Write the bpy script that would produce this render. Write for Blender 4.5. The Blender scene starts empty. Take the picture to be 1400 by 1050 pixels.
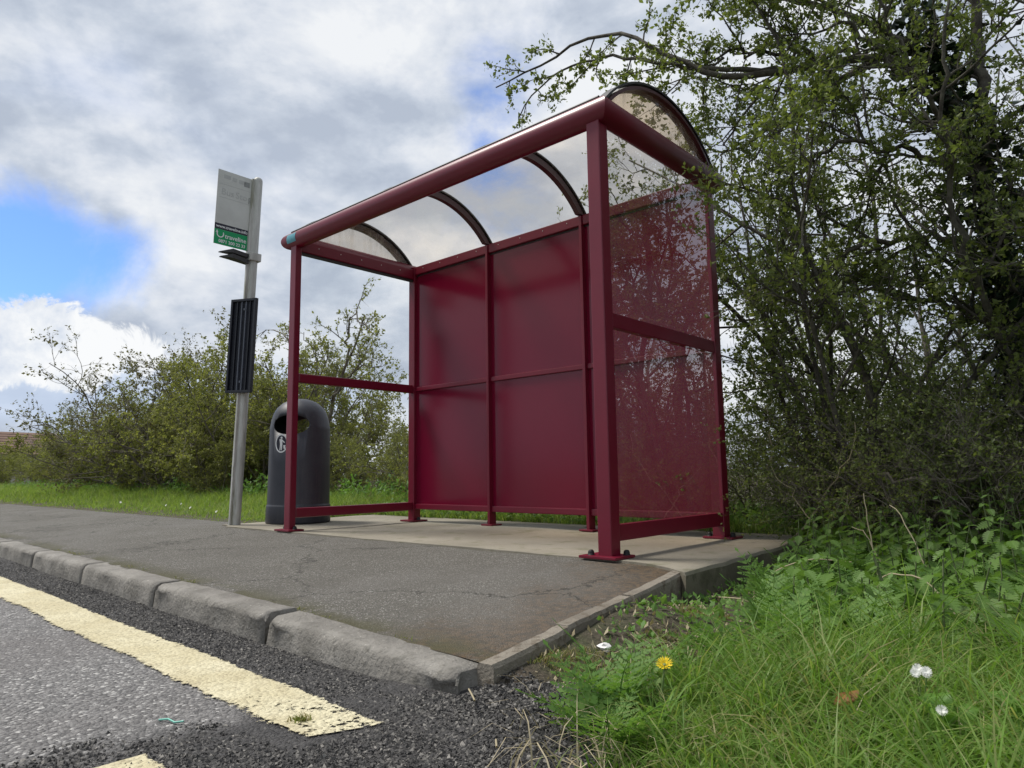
import bpy, bmesh, math, random
import numpy as np
from mathutils import Vector, Matrix, Quaternion

random.seed(11)
R = math.radians
scene = bpy.context.scene
COL = scene.collection

# ------------------------------------------------------------------ camera
cam_d = bpy.data.cameras.new('camera')
cam = bpy.data.objects.new('camera', cam_d); COL.objects.link(cam)
cam_d.sensor_width = 36.0
cam_d.lens = 959.78 / 1400 * 36.0
cam_d.clip_start = 0.05; cam_d.clip_end = 3000
_r = Vector((0.74241269, 0.66979652, -0.01400065)); _u = Vector((0.09358498, -0.08299235, 0.99214622)); _f = Vector((-0.66337414, 0.73789219, 0.12429747))
cam.matrix_world = Matrix(((_r.x, _u.x, -_f.x, 1.8559), (_r.y, _u.y, -_f.y, -2.7275), (_r.z, _u.z, -_f.z, 0.4038), (0, 0, 0, 1)))
scene.camera = cam

# ------------------------------------------------------------------ sky and sun
SUN_AZ, SUN_EL = R(248), R(58)          # azimuth clockwise from +Y
world = bpy.data.worlds.new('World'); scene.world = world; world.use_nodes = True
nt = world.node_tree; nt.nodes.clear()
class NT:
    """small helper that wires shader nodes"""
    def __init__(s, t): s.t = t
    def n(s, ty, **kw):
        x = s.t.nodes.new(ty)
        for k, v in kw.items(): setattr(x, k, v)
        return x
    def l(s, a, b): s.t.links.new(a, b)
    def val(s, sock, v):
        if isinstance(v, bpy.types.NodeSocket): s.l(v, sock)
        else: sock.default_value = v
    def math(s, op, a, b=None, c=None, clamp=False):
        x = s.n('ShaderNodeMath', operation=op, use_clamp=clamp)
        for i, v in enumerate((a, b, c)):
            if v is not None: s.val(x.inputs[i], v)
        return x.outputs[0]
    def vmath(s, op, a, b=None):
        x = s.n('ShaderNodeVectorMath', operation=op); s.val(x.inputs[0], a)
        if b is not None: s.val(x.inputs[1], b)
        return x.outputs['Value'] if op in ('LENGTH', 'DISTANCE', 'DOT_PRODUCT') else x.outputs[0]
    def noise(s, vec, scale, detail=4, rough=.55, dist=0, out=0):
        x = s.n('ShaderNodeTexNoise'); s.val(x.inputs['Vector'], vec)
        x.inputs['Scale'].default_value = scale; x.inputs['Detail'].default_value = detail
        x.inputs['Roughness'].default_value = rough; x.inputs['Distortion'].default_value = dist
        return x.outputs[out]
    def step(s, v, a, b):
        x = s.n('ShaderNodeMapRange', interpolation_type='SMOOTHSTEP'); s.val(x.inputs[0], v)
        x.inputs[1].default_value = a; x.inputs[2].default_value = b
        return x.outputs[0]
    def mix(s, f, a, b, mode='MIX'):
        x = s.n('ShaderNodeMix', data_type='RGBA', blend_type=mode)
        s.val(x.inputs[0], f); s.val(x.inputs[6], a if isinstance(a, bpy.types.NodeSocket) else (*a, 1)); s.val(x.inputs[7], b if isinstance(b, bpy.types.NodeSocket) else (*b, 1))
        return x.outputs[2]
    def bump(s, h, strength=.4, dist=.01, nrm=None):
        x = s.n('ShaderNodeBump'); x.inputs['Strength'].default_value = strength; x.inputs['Distance'].default_value = dist
        s.l(h, x.inputs['Height'])
        if nrm: s.l(nrm, x.inputs['Normal'])
        return x.outputs[0]

W = NT(nt)
sky = W.n('ShaderNodeTexSky', sky_type='NISHITA', sun_disc=False, sun_elevation=SUN_EL, sun_rotation=SUN_AZ, air_density=1.0, dust_density=.6, ozone_density=1.3)
tc = W.n('ShaderNodeTexCoord').outputs['Generated']
sep = W.n('ShaderNodeSeparateXYZ'); W.l(tc, sep.inputs[0])
zz = W.math('ADD', W.math('MAXIMUM', sep.outputs[2], 0.0), 0.16)
comb = W.n('ShaderNodeCombineXYZ')
W.l(W.math('DIVIDE', sep.outputs[0], zz), comb.inputs[0]); W.l(W.math('DIVIDE', sep.outputs[1], zz), comb.inputs[1])
uv = comb.outputs[0]
big = W.noise(uv, .55, 5, .5, .3)
mid = W.noise(uv, 1.05, 9, .56, .5)
fine = W.noise(tc, 7, 10, .62, .4)
edge = W.math('MULTIPLY', W.math('SUBTRACT', fine, .5), .34)
edge2 = W.math('MULTIPLY', W.math('SUBTRACT', W.noise(tc, 15, 10, .66, .6), .5), .30)
def blob(dirv, sx, sz, eg=None, ek=4.2):
    """soft patch of sky round a compass direction, wider than tall"""
    d = Vector(dirv).normalized(); h = Vector((d.y, -d.x, 0)).normalized(); v = d.cross(h)
    a = W.math('DIVIDE', W.vmath('DOT_PRODUCT', tc, tuple(h)), sx)
    b = W.math('DIVIDE', W.vmath('DOT_PRODUCT', tc, tuple(v)), sz)
    c = W.math('SUBTRACT', 1.0, W.vmath('DOT_PRODUCT', tc, tuple(d)))
    q = W.math('ADD', W.math('MULTIPLY', a, a), W.math('MULTIPLY', b, b))
    return W.math('ADD', W.math('SQRT', W.math('ADD', q, W.math('MULTIPLY', c, 4.0))), W.math('MULTIPLY', eg or edge, ek))
gaps = W.math('SUBTRACT', 1.0, W.step(blob((-.945, .20, .262), .17, .085), .45, 1.15))
gaps2 = W.math('MULTIPLY', W.math('SUBTRACT', 1.0, W.step(W.math('ADD', blob((-.605, .655, .45), .05, .13), W.math('MULTIPLY', edge, 6.0)), .1, 1.7)), W.math('MULTIPLY', W.step(W.noise(uv, 2.6, 8, .6, .3), .36, .62), .85))
gaps3 = W.math('MULTIPLY', W.step(big, .62, .78), .5)
gap = W.math('MAXIMUM', W.math('MAXIMUM', gaps, gaps2), gaps3)
cum = W.math('SUBTRACT', 1.0, W.step(blob((-.957, .235, .155), .15, .066, edge2, 4.4), .72, .86))
cum2 = W.math('SUBTRACT', 1.0, W.step(blob((-.905, .34, .10), .30, .05), .7, 1.3))
sv = W.vmath('MULTIPLY', tc, (1.0, 1.0, 1.75))
lump = W.noise(sv, 2.9, 9, .55, .25)
lump_up = W.noise(W.vmath('ADD', sv, (.02, .01, .085)), 2.9, 9, .55, .25)         # lighter tops, greyer undersides
puff = W.noise(sv, 7.5, 8, .58, .2)
puff_up = W.noise(W.vmath('ADD', sv, (.01, 0, .035)), 7.5, 8, .58, .2)
shade = W.math('ADD', W.math('ADD', W.math('MULTIPLY', lump, .72), W.math('ADD', W.math('MULTIPLY', mid, .34), -.035)), W.math('ADD', W.math('MULTIPLY', W.math('SUBTRACT', lump, lump_up), .85), W.math('MULTIPLY', W.math('SUBTRACT', puff, puff_up), .50)))
cr = W.n('ShaderNodeValToRGB'); W.l(shade, cr.inputs[0])
el = cr.color_ramp.elements
el[0].position = .36; el[0].color = (3.1, 3.5, 4.2, 1)
el[1].position = .70; el[1].color = (5.8, 5.95, 6.15, 1)
e = el.new(.46); e.color = (3.75, 4.15, 4.8, 1)
e = el.new(.56); e.color = (4.7, 5.0, 5.5, 1)
crc = W.n('ShaderNodeValToRGB'); W.l(W.math('ADD', W.math('MULTIPLY', fine, .6), W.math('MULTIPLY', W.noise(tc, 22, 6, .6), .4)), crc.inputs[0])
crc.color_ramp.elements[0].position = .41; crc.color_ramp.elements[0].color = (4.3, 4.75, 5.5, 1)
crc.color_ramp.elements[1].position = .54; crc.color_ramp.elements[1].color = (6.3, 6.4, 6.5, 1)
blue = W.mix(1.0, sky.outputs[0], (.58, .80, 1.20), 'MULTIPLY')
c1 = W.mix(gap, cr.outputs[0], blue)
c1 = W.mix(W.math('MULTIPLY', cum2, .55), c1, (4.0, 4.8, 6.2))
c2 = W.mix(cum, c1, crc.outputs[0])
bg = W.n('ShaderNodeBackground'); bg.inputs['Strength'].default_value = .1
W.l(c2, bg.inputs['Color'])
out = W.n('ShaderNodeOutputWorld'); W.l(bg.outputs[0], out.inputs[0])

sun_d = bpy.data.lights.new('sun', 'SUN'); sun_d.energy = 2.6; sun_d.angle = R(14); sun_d.color = (1, .95, .88)
sun = bpy.data.objects.new('sun', sun_d); COL.objects.link(sun)
sun.location = (0, 0, 30)
sd = Vector((math.sin(SUN_AZ) * math.cos(SUN_EL), math.cos(SUN_AZ) * math.cos(SUN_EL), math.sin(SUN_EL)))
sun.rotation_euler = (-sd).to_track_quat('-Z', 'Y').to_euler()

scene.view_settings.view_transform = 'Standard'; scene.view_settings.look = 'None'
scene.view_settings.exposure = 0.6; scene.view_settings.gamma = 1.0; scene.view_settings.use_curve_mapping = False
scene.render.engine = 'CYCLES'
try:
    scene.cycles.transparent_max_bounces = 24; scene.cycles.max_bounces = 8
except Exception: pass

# ------------------------------------------------------------------ helpers
def tag(o, label=None, cat=None, group=None, kind=None):
    if label: o['label'] = label
    if cat: o['category'] = cat
    if group: o['group'] = group
    if kind: o['kind'] = kind
    return o
def link(o, parent=None):
    COL.objects.link(o)
    if parent is not None: o.parent = parent
    return o
def empty(name, loc=(0, 0, 0), rot=(0, 0, 0), parent=None):
    o = bpy.data.objects.new(name, None); o.empty_display_size = .1
    o.location = loc; o.rotation_euler = rot
    return link(o, parent)
def mobj(name, me, parent=None, loc=None, rot=None, scl=None):
    o = bpy.data.objects.new(name, me)
    if loc is not None: o.location = loc
    if rot is not None: o.rotation_euler = rot
    if scl is not None: o.scale = (scl, scl, scl) if isinstance(scl, (int, float)) else scl
    return link(o, parent)
def mesh(name, verts, faces, mat=None, smooth=False):
    me = bpy.data.meshes.new(name)
    me.from_pydata([tuple(v) for v in verts], [], [tuple(f) for f in faces]); me.update()
    if mat: me.materials.append(mat)
    if smooth: me.polygons.foreach_set('use_smooth', np.ones(len(me.polygons), bool))
    return me
def fastmesh(name, V, F, mat=None, smooth=False):
    """V (n,3) float, F (m,k) int with equal-sided faces"""
    V = np.ascontiguousarray(V, np.float32); F = np.ascontiguousarray(F, np.int32)
    me = bpy.data.meshes.new(name); m, k = F.shape
    me.vertices.add(len(V)); me.vertices.foreach_set('co', V.ravel())
    me.loops.add(m * k); me.loops.foreach_set('vertex_index', F.ravel())
    me.polygons.add(m); me.polygons.foreach_set('loop_start', np.arange(0, m * k, k, dtype=np.int32))
    me.polygons.foreach_set('use_smooth', np.full(m, smooth))
    me.update(calc_edges=True)
    if mat: me.materials.append(mat)
    return me
def box_bm(bm, x0, x1, y0, y1, z0, z1):
    v = [bm.verts.new((x, y, z)) for x in (x0, x1) for y in (y0, y1) for z in (z0, z1)]
    for f in ((0, 1, 3, 2), (4, 6, 7, 5), (0, 4, 5, 1), (2, 3, 7, 6), (0, 2, 6, 4), (1, 5, 7, 3)): bm.faces.new([v[i] for i in f])
def bm_mesh(name, bm, mat, bevel=0, seg=2, smooth=False):
    bmesh.ops.recalc_face_normals(bm, faces=bm.faces[:])
    if bevel: bmesh.ops.bevel(bm, geom=bm.edges[:], offset=bevel, segments=seg, affect='EDGES', profile=.6)
    me = bpy.data.meshes.new(name); bm.to_mesh(me); bm.free()
    if mat: me.materials.append(mat)
    if smooth: me.polygons.foreach_set('use_smooth', np.ones(len(me.polygons), bool))
    return me
def boxobj(name, b, mat, parent=None, bevel=.004, seg=2):
    bm = bmesh.new(); box_bm(bm, *b); return mobj(name, bm_mesh(name, bm, mat, bevel, seg), parent)
def tubes(P, Rd, k):
    """P (N,S,3) paths, Rd (N,S) radii -> verts, quads"""
    N, S, _ = P.shape
    T = np.empty_like(P); T[:, 1:-1] = P[:, 2:] - P[:, :-2]; T[:, 0] = P[:, 1] - P[:, 0]; T[:, -1] = P[:, -1] - P[:, -2]
    T /= np.linalg.norm(T, axis=2, keepdims=True) + 1e-9
    ref = np.where(np.abs(T[:, :1, 2:3]) > .9, np.array([1., 0, 0]), np.array([0, 0, 1.]))
    A = np.cross(T, np.broadcast_to(ref, T.shape)); A /= np.linalg.norm(A, axis=2, keepdims=True) + 1e-9
    B = np.cross(T, A)
    th = np.arange(k) * 2 * math.pi / k
    V = P[:, :, None] + Rd[:, :, None, None] * (A[:, :, None] * np.cos(th)[:, None] + B[:, :, None] * np.sin(th)[:, None])
    idx = np.arange(N * S * k).reshape(N, S, k); nx = np.roll(idx, -1, 2)
    F = np.stack([idx[:, :-1], nx[:, :-1], nx[:, 1:], idx[:, 1:]], -1).reshape(-1, 4)
    return V.reshape(-1, 3), F
def path_tube(name, pts, r, k, mat, parent=None, smooth=True):
    P = np.array([pts], float); Rd = np.full(P.shape[:2], r) if np.isscalar(r) else np.array([r], float)
    V, F = tubes(P, Rd, k)
    return mobj(name, fastmesh(name, V, F, mat, smooth), parent)
def lathe(name, prof, k, mat, smooth=True):
    V = []; F = []
    n = len(prof)
    for i in range(k):
        a = 2 * math.pi * i / k
        for r, z in prof: V.append((r * math.cos(a), r * math.sin(a), z))
    for i in range(k):
        j = (i + 1) % k
        for m in range(n - 1): F.append((i * n + m, j * n + m, j * n + m + 1, i * n + m + 1))
    me = mesh(name, V, F, mat, smooth)
    bm = bmesh.new(); bm.from_mesh(me); bmesh.ops.remove_doubles(bm, verts=bm.verts[:], dist=1e-5); bmesh.ops.recalc_face_normals(bm, faces=bm.faces[:]); bm.to_mesh(me); bm.free()
    if smooth: me.polygons.foreach_set('use_smooth', np.ones(len(me.polygons), bool))
    return me
def vnoise(x, y, s=1.0, seed=0):
    """cheap smooth value noise, numpy friendly, about -1..1"""
    x = np.asarray(x, float) * s; y = np.asarray(y, float) * s
    return (np.sin(x * 1.7 + seed) * np.cos(y * 1.3 - seed * 1.7) + .6 * np.sin(x * 3.1 - y * 2.3 + seed * 2.1) + .4 * np.sin(x * 5.3 + y * 6.1 + seed * .7) + .25 * np.cos(x * 11.1 - y * 9.7 + seed)) / 1.8

# ------------------------------------------------------------------ materials
def mat(name):
    m = bpy.data.materials.new(name); m.use_nodes = True; t = m.node_tree; t.nodes.clear()
    N = NT(t); o = N.n('ShaderNodeOutputMaterial'); b = N.n('ShaderNodeBsdfPrincipled'); N.l(b.outputs[0], o.inputs[0])
    N.b = b; N.o = o; N.m = m; N.obj = N.n('ShaderNodeTexCoord').outputs['Object']
    return N
def setb(N, **k):
    for a, v in k.items():
        s = N.b.inputs[a.replace('_', ' ')]
        N.val(s, v if not (isinstance(v, tuple) and len(v) == 3 and s.type == 'RGBA') else (*v, 1))
    return N.m
def speckle(name, ca, cb, cc, scale=60, rough=.85, bump=.5, bd=.004, patch=3.0, patch_c=None):
    N = mat(name); v = N.n('ShaderNodeTexVoronoi'); v.inputs['Scale'].default_value = scale; N.l(N.obj, v.inputs['Vector'])
    hsv = N.n('ShaderNodeSeparateColor'); N.l(v.outputs['Color'], hsv.inputs[0])
    c = N.mix(N.step(hsv.outputs[0], .1, .9), ca, cb)
    c = N.mix(N.math('GREATER_THAN', hsv.outputs[1], .93), c, cc)
    pn = N.noise(N.obj, patch, 5, .6)
    c = N.mix(N.step(pn, .35, .7), c, N.mix(.45, c, patch_c or ca))
    h = N.math('ADD', N.math('MULTIPLY', v.outputs['Distance'], -1.0), N.math('MULTIPLY', N.noise(N.obj, scale * 2.2, 3), .6))
    return setb(N, Base_Color=c, Roughness=rough, Normal=N.bump(h, bump, bd)), N, c

# maroon powder coat
def paint(name, base, rough, var=.12, rv=.10, spec=.75):
    N = mat(name)
    n = N.noise(N.obj, 6, 4, .6)
    c = N.mix(N.step(n, .3, .75), base, tuple(x * (1 + var) for x in base))
    d = N.noise(N.obj, 1.7, 6, .65)
    r = N.math('ADD', rough - .05, N.math('MULTIPLY', d, rv))
    h = N.noise(N.obj, 320, 2)
    return setb(N, Base_Color=c, Roughness=r, Normal=N.bump(h, .03, .001), Specular_IOR_Level=spec)
M = {}
M['maroon'] = paint('maroon paint', (.135, .003, .018), .36, spec=.5)
M['maroon_panel'] = paint('maroon panel', (.14, .002, .020), .20, .04, .04, .45)
M['rib'] = paint('underside-shaded maroon rib', (.05, .006, .012), .4)  # maroon darkened: the shade on the rib undersides is put into the colour
M['black'] = paint('black trim', (.012, .011, .011), .55)
M['bolt'] = paint('bolt', (.012, .012, .013), .6, spec=.3)
M['gasket'] = paint('gasket', (.015, .01, .012), .6)

def glass(name, tint, ior, dirt_col, dirt_amt, rough=.0, streak=True):
    """thin clear sheet: tinted transmission, mirror-like reflection, a film of dirt"""
    N = mat(name); t = N.t; t.nodes.remove(N.b)
    tr = N.n('ShaderNodeBsdfTransparent'); tr.inputs[0].default_value = (*tint, 1)
    gl = N.n('ShaderNodeBsdfGlossy'); gl.inputs['Roughness'].default_value = rough; gl.inputs[0].default_value = (.95, .95, .95, 1)
    fr = N.n('ShaderNodeFresnel'); g = N.n('ShaderNodeNewGeometry')     # same reflectance from either side of the thin sheet
    N.l(N.math('ADD', ior, N.math('MULTIPLY', g.outputs['Backfacing'], 1.0 / ior - ior)), fr.inputs[0])
    m1 = N.n('ShaderNodeMixShader'); N.l(fr.outputs[0], m1.inputs[0]); N.l(tr.outputs[0], m1.inputs[1]); N.l(gl.outputs[0], m1.inputs[2])
    df = N.n('ShaderNodeBsdfDiffuse'); df.inputs[0].default_value = (*dirt_col, 1)
    tl = N.n('ShaderNodeBsdfTranslucent'); tl.inputs[0].default_value = (*dirt_col, 1)
    dm = N.n('ShaderNodeMixShader'); dm.inputs[0].default_value = .5; N.l(df.outputs[0], dm.inputs[1]); N.l(tl.outputs[0], dm.inputs[2])
    mp = N.n('ShaderNodeMapping'); N.l(N.obj, mp.inputs[0]); mp.inputs['Scale'].default_value = (4, 4, .7 if streak else 4)
    d1 = N.step(N.noise(mp.outputs[0], 3.2, 7, .68), .42, .75); d2 = N.step(N.noise(N.obj, 45, 4, .7), .66, .74)
    f = N.math('MULTIPLY', N.math('ADD', N.math('ADD', N.math('MULTIPLY', d1, .9), .25), N.math('MULTIPLY', d2, .9)), dirt_amt, clamp=True)
    m2 = N.n('ShaderNodeMixShader'); N.l(f, m2.inputs[0]); N.l(m1.outputs[0], m2.inputs[1]); N.l(dm.outputs[0], m2.inputs[2])
    N.l(m2.outputs[0], N.o.inputs[0])
    return N.m
M['side_glass'] = glass('clear side sheet', (.93, .92, .92), 3.0, (.6, .58, .55), .02)
M['clear_glass'] = glass('clear left sheet', (.96, .97, .97), 1.3, (.6, .6, .58), .012)
M['roof_glass'] = glass('bronze tinted roof sheet', (.95, .88, .79), 1.35, (.70, .66, .58), .13, streak=False)
M['end_glass'] = glass('dirty roof end sheet', (.74, .66, .56), 1.4, (.55, .49, .40), .42)

# pavement: fine worn asphalt with rusty moss stains by the edging
def pave_mat():
    m, N, c = speckle('pavement asphalt', (.088, .083, .071), (.168, .158, .136), (.36, .35, .32), 230, .9, 1.0, .005, 1.6, (.08, .073, .058))
    sp = N.n('ShaderNodeSeparateXYZ'); N.l(N.obj, sp.inputs[0]); x, y = sp.outputs[0], sp.outputs[1]
    n = N.noise(N.obj, 3.1, 6, .65)
    # rusty moss along the right-hand edging (x rises to about .35-.69) and along the kerb
    e = N.math('ADD', x, N.math('MULTIPLY', y, .2))
    near = N.step(N.math('ADD', e, N.math('MULTIPLY', N.math('SUBTRACT', n, .5), .9)), -.30, .30)
    rust = N.mix(N.step(N.noise(N.obj, 40, 4, .7), .35, .65), (.036, .024, .010), (.13, .076, .030))
    near = N.math('MULTIPLY', near, N.step(N.noise(N.obj, 7, 7, .72), .24, .48))
    c = N.mix(N.math('MULTIPLY', near, .85), c, rust)
    kd = N.math('ADD', N.math('ADD', y, 1.37), N.math('MULTIPLY', x, .028))
    kn = N.math('MULTIPLY', N.math('SUBTRACT', 1.0, N.step(kd, .0, .16)), N.step(N.noise(N.obj, 4, 6, .7), .40, .56))
    c = N.mix(N.math('MULTIPLY', kn, .8), c, (.07, .065, .02))
    # lighter dust on a broad band, dark damp patches
    c = N.mix(N.math('MULTIPLY', N.step(N.noise(N.obj, .55, 4, .55), .5, .66), .35), c, (.19, .18, .165))
    vg = N.n('ShaderNodeTexVoronoi'); vg.inputs['Scale'].default_value = 3.1; N.l(N.obj, vg.inputs['Vector'])          # trodden gum
    c = N.mix(N.math('MULTIPLY', N.math('LESS_THAN', N.math('ADD', vg.outputs['Distance'], N.math('MULTIPLY', N.noise(N.obj, 30, 3), .03)), .045), .7), c, (.34, .33, .31))
    vk = N.n('ShaderNodeTexVoronoi', feature='DISTANCE_TO_EDGE'); vk.inputs['Scale'].default_value = .55                 # hairline cracks
    wv = N.n('ShaderNodeVectorMath', operation='ADD'); N.l(N.obj, wv.inputs[0]); sc_ = N.n('ShaderNodeVectorMath', operation='SCALE'); N.l(N.noise(N.obj, 3, 6, .7, 0, 1), sc_.inputs[0]); sc_.inputs['Scale'].default_value = .5; N.l(sc_.outputs[0], wv.inputs[1]); N.l(wv.outputs[0], vk.inputs['Vector'])
    c = N.mix(N.math('MULTIPLY', N.math('LESS_THAN', vk.outputs['Distance'], .0035), .75), c, (.03, .028, .022))
    N.val(N.b.inputs['Base Color'], c); return m
M['pave'] = pave_mat()
def conc_mat(name, a, b, stain, amt, scale=2.2, bump=.35, spec=120):
    N = mat(name)
    n = N.noise(N.obj, scale, 7, .62); n2 = N.noise(N.obj, spec, 4, .65); n3 = N.noise(N.obj, scale * 4, 6, .6)
    c = N.mix(N.step(n, .32, .68), a, b)
    c = N.mix(N.math('MULTIPLY', N.step(n3, .5, .68), amt), c, stain)
    c = N.mix(N.math('MULTIPLY', N.step(n2, .55, .75), .45), c, tuple(x * .45 for x in a))
    c = N.mix(N.math('MULTIPLY', N.step(N.noise(N.obj, spec * .8, 2), .66, .74), .5), c, tuple(min(1, x * 1.7) for x in b))
    h = N.math('ADD', N.math('MULTIPLY', n2, .6), n3)
    return setb(N, Base_Color=c, Roughness=.9, Normal=N.bump(h, bump, .01))
M['pad'] = conc_mat('pad concrete', (.19, .17, .13), (.27, .245, .195), (.12, .115, .06), .6, 1.6)
M['kerb'] = conc_mat('kerb concrete', (.16, .15, .132), (.27, .255, .228), (.085, .08, .064), .55, 7.0, 1.0, 85)
M['edging'] = conc_mat('edging concrete', (.17, .148, .118), (.26, .23, .185), (.08, .058, .034), .7, 6.0, .9, 130)
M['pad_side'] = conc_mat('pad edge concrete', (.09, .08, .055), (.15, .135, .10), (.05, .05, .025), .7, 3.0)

def road_mat():
    m, N, c = speckle('old road surface', (.105, .102, .10), (.23, .223, .216), (.46, .45, .43), 120, .82, 1.0, .007, 1.2, (.13, .118, .112))
    sp = N.n('ShaderNodeSeparateXYZ'); N.l(N.obj, sp.inputs[0]); x, y = sp.outputs[0], sp.outputs[1]
    n = N.noise(N.obj, 4.5, 6, .65)
    w = N.math('MULTIPLY', N.math('SUBTRACT', n, .5), .42)
    strip = N.step(N.math('ADD', N.math('ADD', y, w), N.math('MULTIPLY', x, .02)), -1.86, -1.72)
    right = N.step(N.math('ADD', N.math('ADD', x, N.math('MULTIPLY', y, -.25)), N.math('MULTIPLY', w, 1.6)), .60, .86)
    msk = N.math('MAXIMUM', strip, right)
    dk = N.mix(N.step(N.noise(N.obj, 60, 4, .7), .35, .7), (.022, .021, .021), (.058, .055, .054))
    c2 = N.mix(N.math('MULTIPLY', msk, .92), c, dk)
    N.val(N.b.inputs['Base Color'], c2); return m
M['road'] = road_mat()
def paint_line():
    N = mat('worn yellow road paint')
    v = N.n('ShaderNodeTexVoronoi'); v.inputs['Scale'].default_value = 95; N.l(N.obj, v.inputs['Vector'])
    n = N.noise(N.obj, 5, 7, .65)
    c = N.mix(N.step(n, .3, .7), (.50, .44, .27), (.62, .57, .39))
    c = N.mix(N.math('MULTIPLY', N.step(N.noise(N.obj, 28, 6, .7), .53, .68), .55), c, (.34, .29, .17))
    sp = N.n('ShaderNodeSeparateColor'); N.l(v.outputs['Color'], sp.inputs[0])
    c = N.mix(N.math('MULTIPLY', N.math('GREATER_THAN', sp.outputs[0], .80), .35), c, (.25, .21, .13))
    h = N.math('ADD', N.math('MULTIPLY', v.outputs['Distance'], -1.0), N.math('MULTIPLY', N.noise(N.obj, 260, 3), .5))
    setb(N, Base_Color=c, Roughness=.8, Normal=N.bump(h, .8, .006))
    # chipped through where worn: fine pits and a ragged rim
    tr = N.n('ShaderNodeBsdfTransparent'); mx = N.n('ShaderNodeMixShader')
    at = N.n('ShaderNodeAttribute', attribute_name='rim')
    wear = N.math('ADD', N.math('ADD', N.math('MULTIPLY', N.noise(N.obj, 48, 6, .75), .62), N.math('MULTIPLY', N.noise(N.obj, 8, 4, .6), .30)), N.math('MULTIPLY', at.outputs['Fac'], .5))
    N.l(N.math('GREATER_THAN', wear, .575), mx.inputs[0]); N.l(N.b.outputs[0], mx.inputs[1]); N.l(tr.outputs[0], mx.inputs[2]); N.l(mx.outputs[0], N.o.inputs[0])
    return N.m
M['yellow'] = paint_line()
def soil_mat():
    N = mat('verge soil')
    n = N.noise(N.obj, 2.3, 7, .65); n2 = N.noise(N.obj, 55, 5, .7)
    c = N.mix(N.step(n2, .3, .7), (.045, .034, .024), (.12, .095, .068))
    c = N.mix(N.math('MULTIPLY', N.step(n, .42, .64), .65), c, (.06, .085, .022))
    c = N.mix(N.math('MULTIPLY', N.step(N.noise(N.obj, 90, 3), .62, .7), .6), c, (.26, .22, .16))
    return setb(N, Base_Color=c, Roughness=.95, Normal=N.bump(N.math('ADD', n2, n), .9, .03))
M['soil'] = soil_mat()
def field_mat():
    N = mat('far grass land')
    c = N.mix(N.step(N.noise(N.obj, .05, 6, .6), .4, .6), (.06, .10, .025), (.10, .13, .04))
    return setb(N, Base_Color=c, Roughness=.95)
M['field'] = field_mat()

def leaf_mat(name, cols, trans=.35, rough=.55, clump=1.3, clump_c=None, spec=.35, clump_amt=.55):
    N = mat(name)
    g = N.n('ShaderNodeNewGeometry')
    cr = N.n('ShaderNodeValToRGB'); N.l(g.outputs['Random Per Island'], cr.inputs[0]); el = cr.color_ramp.elements
    el[0].position = 0; el[0].color = (*cols[0], 1); el[1].position = 1; el[1].color = (*cols[-1], 1)
    for i, c in enumerate(cols[1:-1]):
        e = el.new((i + 1) / (len(cols) - 1)); e.color = (*c, 1)
    c = cr.outputs[0]
    if clump_c: c = N.mix(N.math('MULTIPLY', N.step(N.noise(N.obj, clump, 4, .6), .42, .62), clump_amt), c, clump_c)
    setb(N, Base_Color=c, Roughness=rough, Specular_IOR_Level=spec)
    tl = N.n('ShaderNodeBsdfTranslucent'); N.l(N.mix(1.0, c, (1.25, 1.3, .75), 'MULTIPLY'), tl.inputs[0])
    mx = N.n('ShaderNodeMixShader'); mx.inputs[0].default_value = trans
    N.l(N.b.outputs[0], mx.inputs[1]); N.l(tl.outputs[0], mx.inputs[2]); N.l(mx.outputs[0], N.o.inputs[0])
    return N.m
M['leaf_haw'] = leaf_mat('hawthorn leaf', [(.07, .095, .03), (.11, .145, .045), (.145, .18, .055), (.20, .23, .07)], .45, .5, .9, (.16, .20, .045))
M['leaf_hedge'] = leaf_mat('hedge leaf', [(.12, .13, .045), (.17, .185, .055), (.21, .225, .07), (.28, .27, .12)], .5, .6, .7, (.20, .22, .045))
M['leaf_brown'] = leaf_mat('sparse reddish hedge leaf', [(.10, .085, .05), (.13, .125, .055), (.17, .17, .07)], .35, .6)
M['leaf_ivy'] = leaf_mat('ivy leaf', [(.008, .018, .008), (.014, .03, .012), (.02, .042, .014)], .08, .35, spec=.5)
M['leaf_nettle'] = leaf_mat('nettle leaf', [(.10, .19, .042), (.135, .235, .05), (.18, .28, .06)], .38, .55)
M['leaf_parsley'] = leaf_mat('parsley leaf', [(.10, .20, .045), (.13, .25, .05), (.17, .28, .065)], .4, .6)
M['leaf_dock'] = leaf_mat('dock leaf', [(.09, .20, .03), (.12, .24, .04)], .35, .45)
M['grass'] = leaf_mat('grass blade', [(.11, .20, .035), (.14, .26, .045), (.18, .31, .055), (.23, .31, .085), (.38, .33, .17)], .45, .5, 2.2, (.13, .24, .035))
M['grass_far'] = leaf_mat('verge grass blade', [(.13, .21, .04), (.18, .285, .05), (.22, .32, .065), (.29, .31, .11)], .45, .6, 1.6, (.20, .29, .05))
M['moss'] = leaf_mat('short yellowish turf', [(.12, .16, .03), (.16, .19, .035), (.22, .20, .07), (.28, .22, .12)], .3, .7)
M['straw'] = leaf_mat('dry straw', [(.36, .30, .19), (.46, .40, .27)], .15, .7)
def bark_mat(name, a, b):
    N = mat(name); n = N.noise(N.obj, 14, 6, .65)
    c = N.mix(N.step(n, .35, .68), a, b)
    return setb(N, Base_Color=c, Roughness=.9, Normal=N.bump(N.noise(N.obj, 60, 5, .7), .6, .01))
M['bark'] = bark_mat('hawthorn bark', (.045, .038, .030), (.125, .115, .092))
M['bark_pale'] = bark_mat('pale hedge bark', (.10, .085, .065), (.21, .19, .15))
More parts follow.
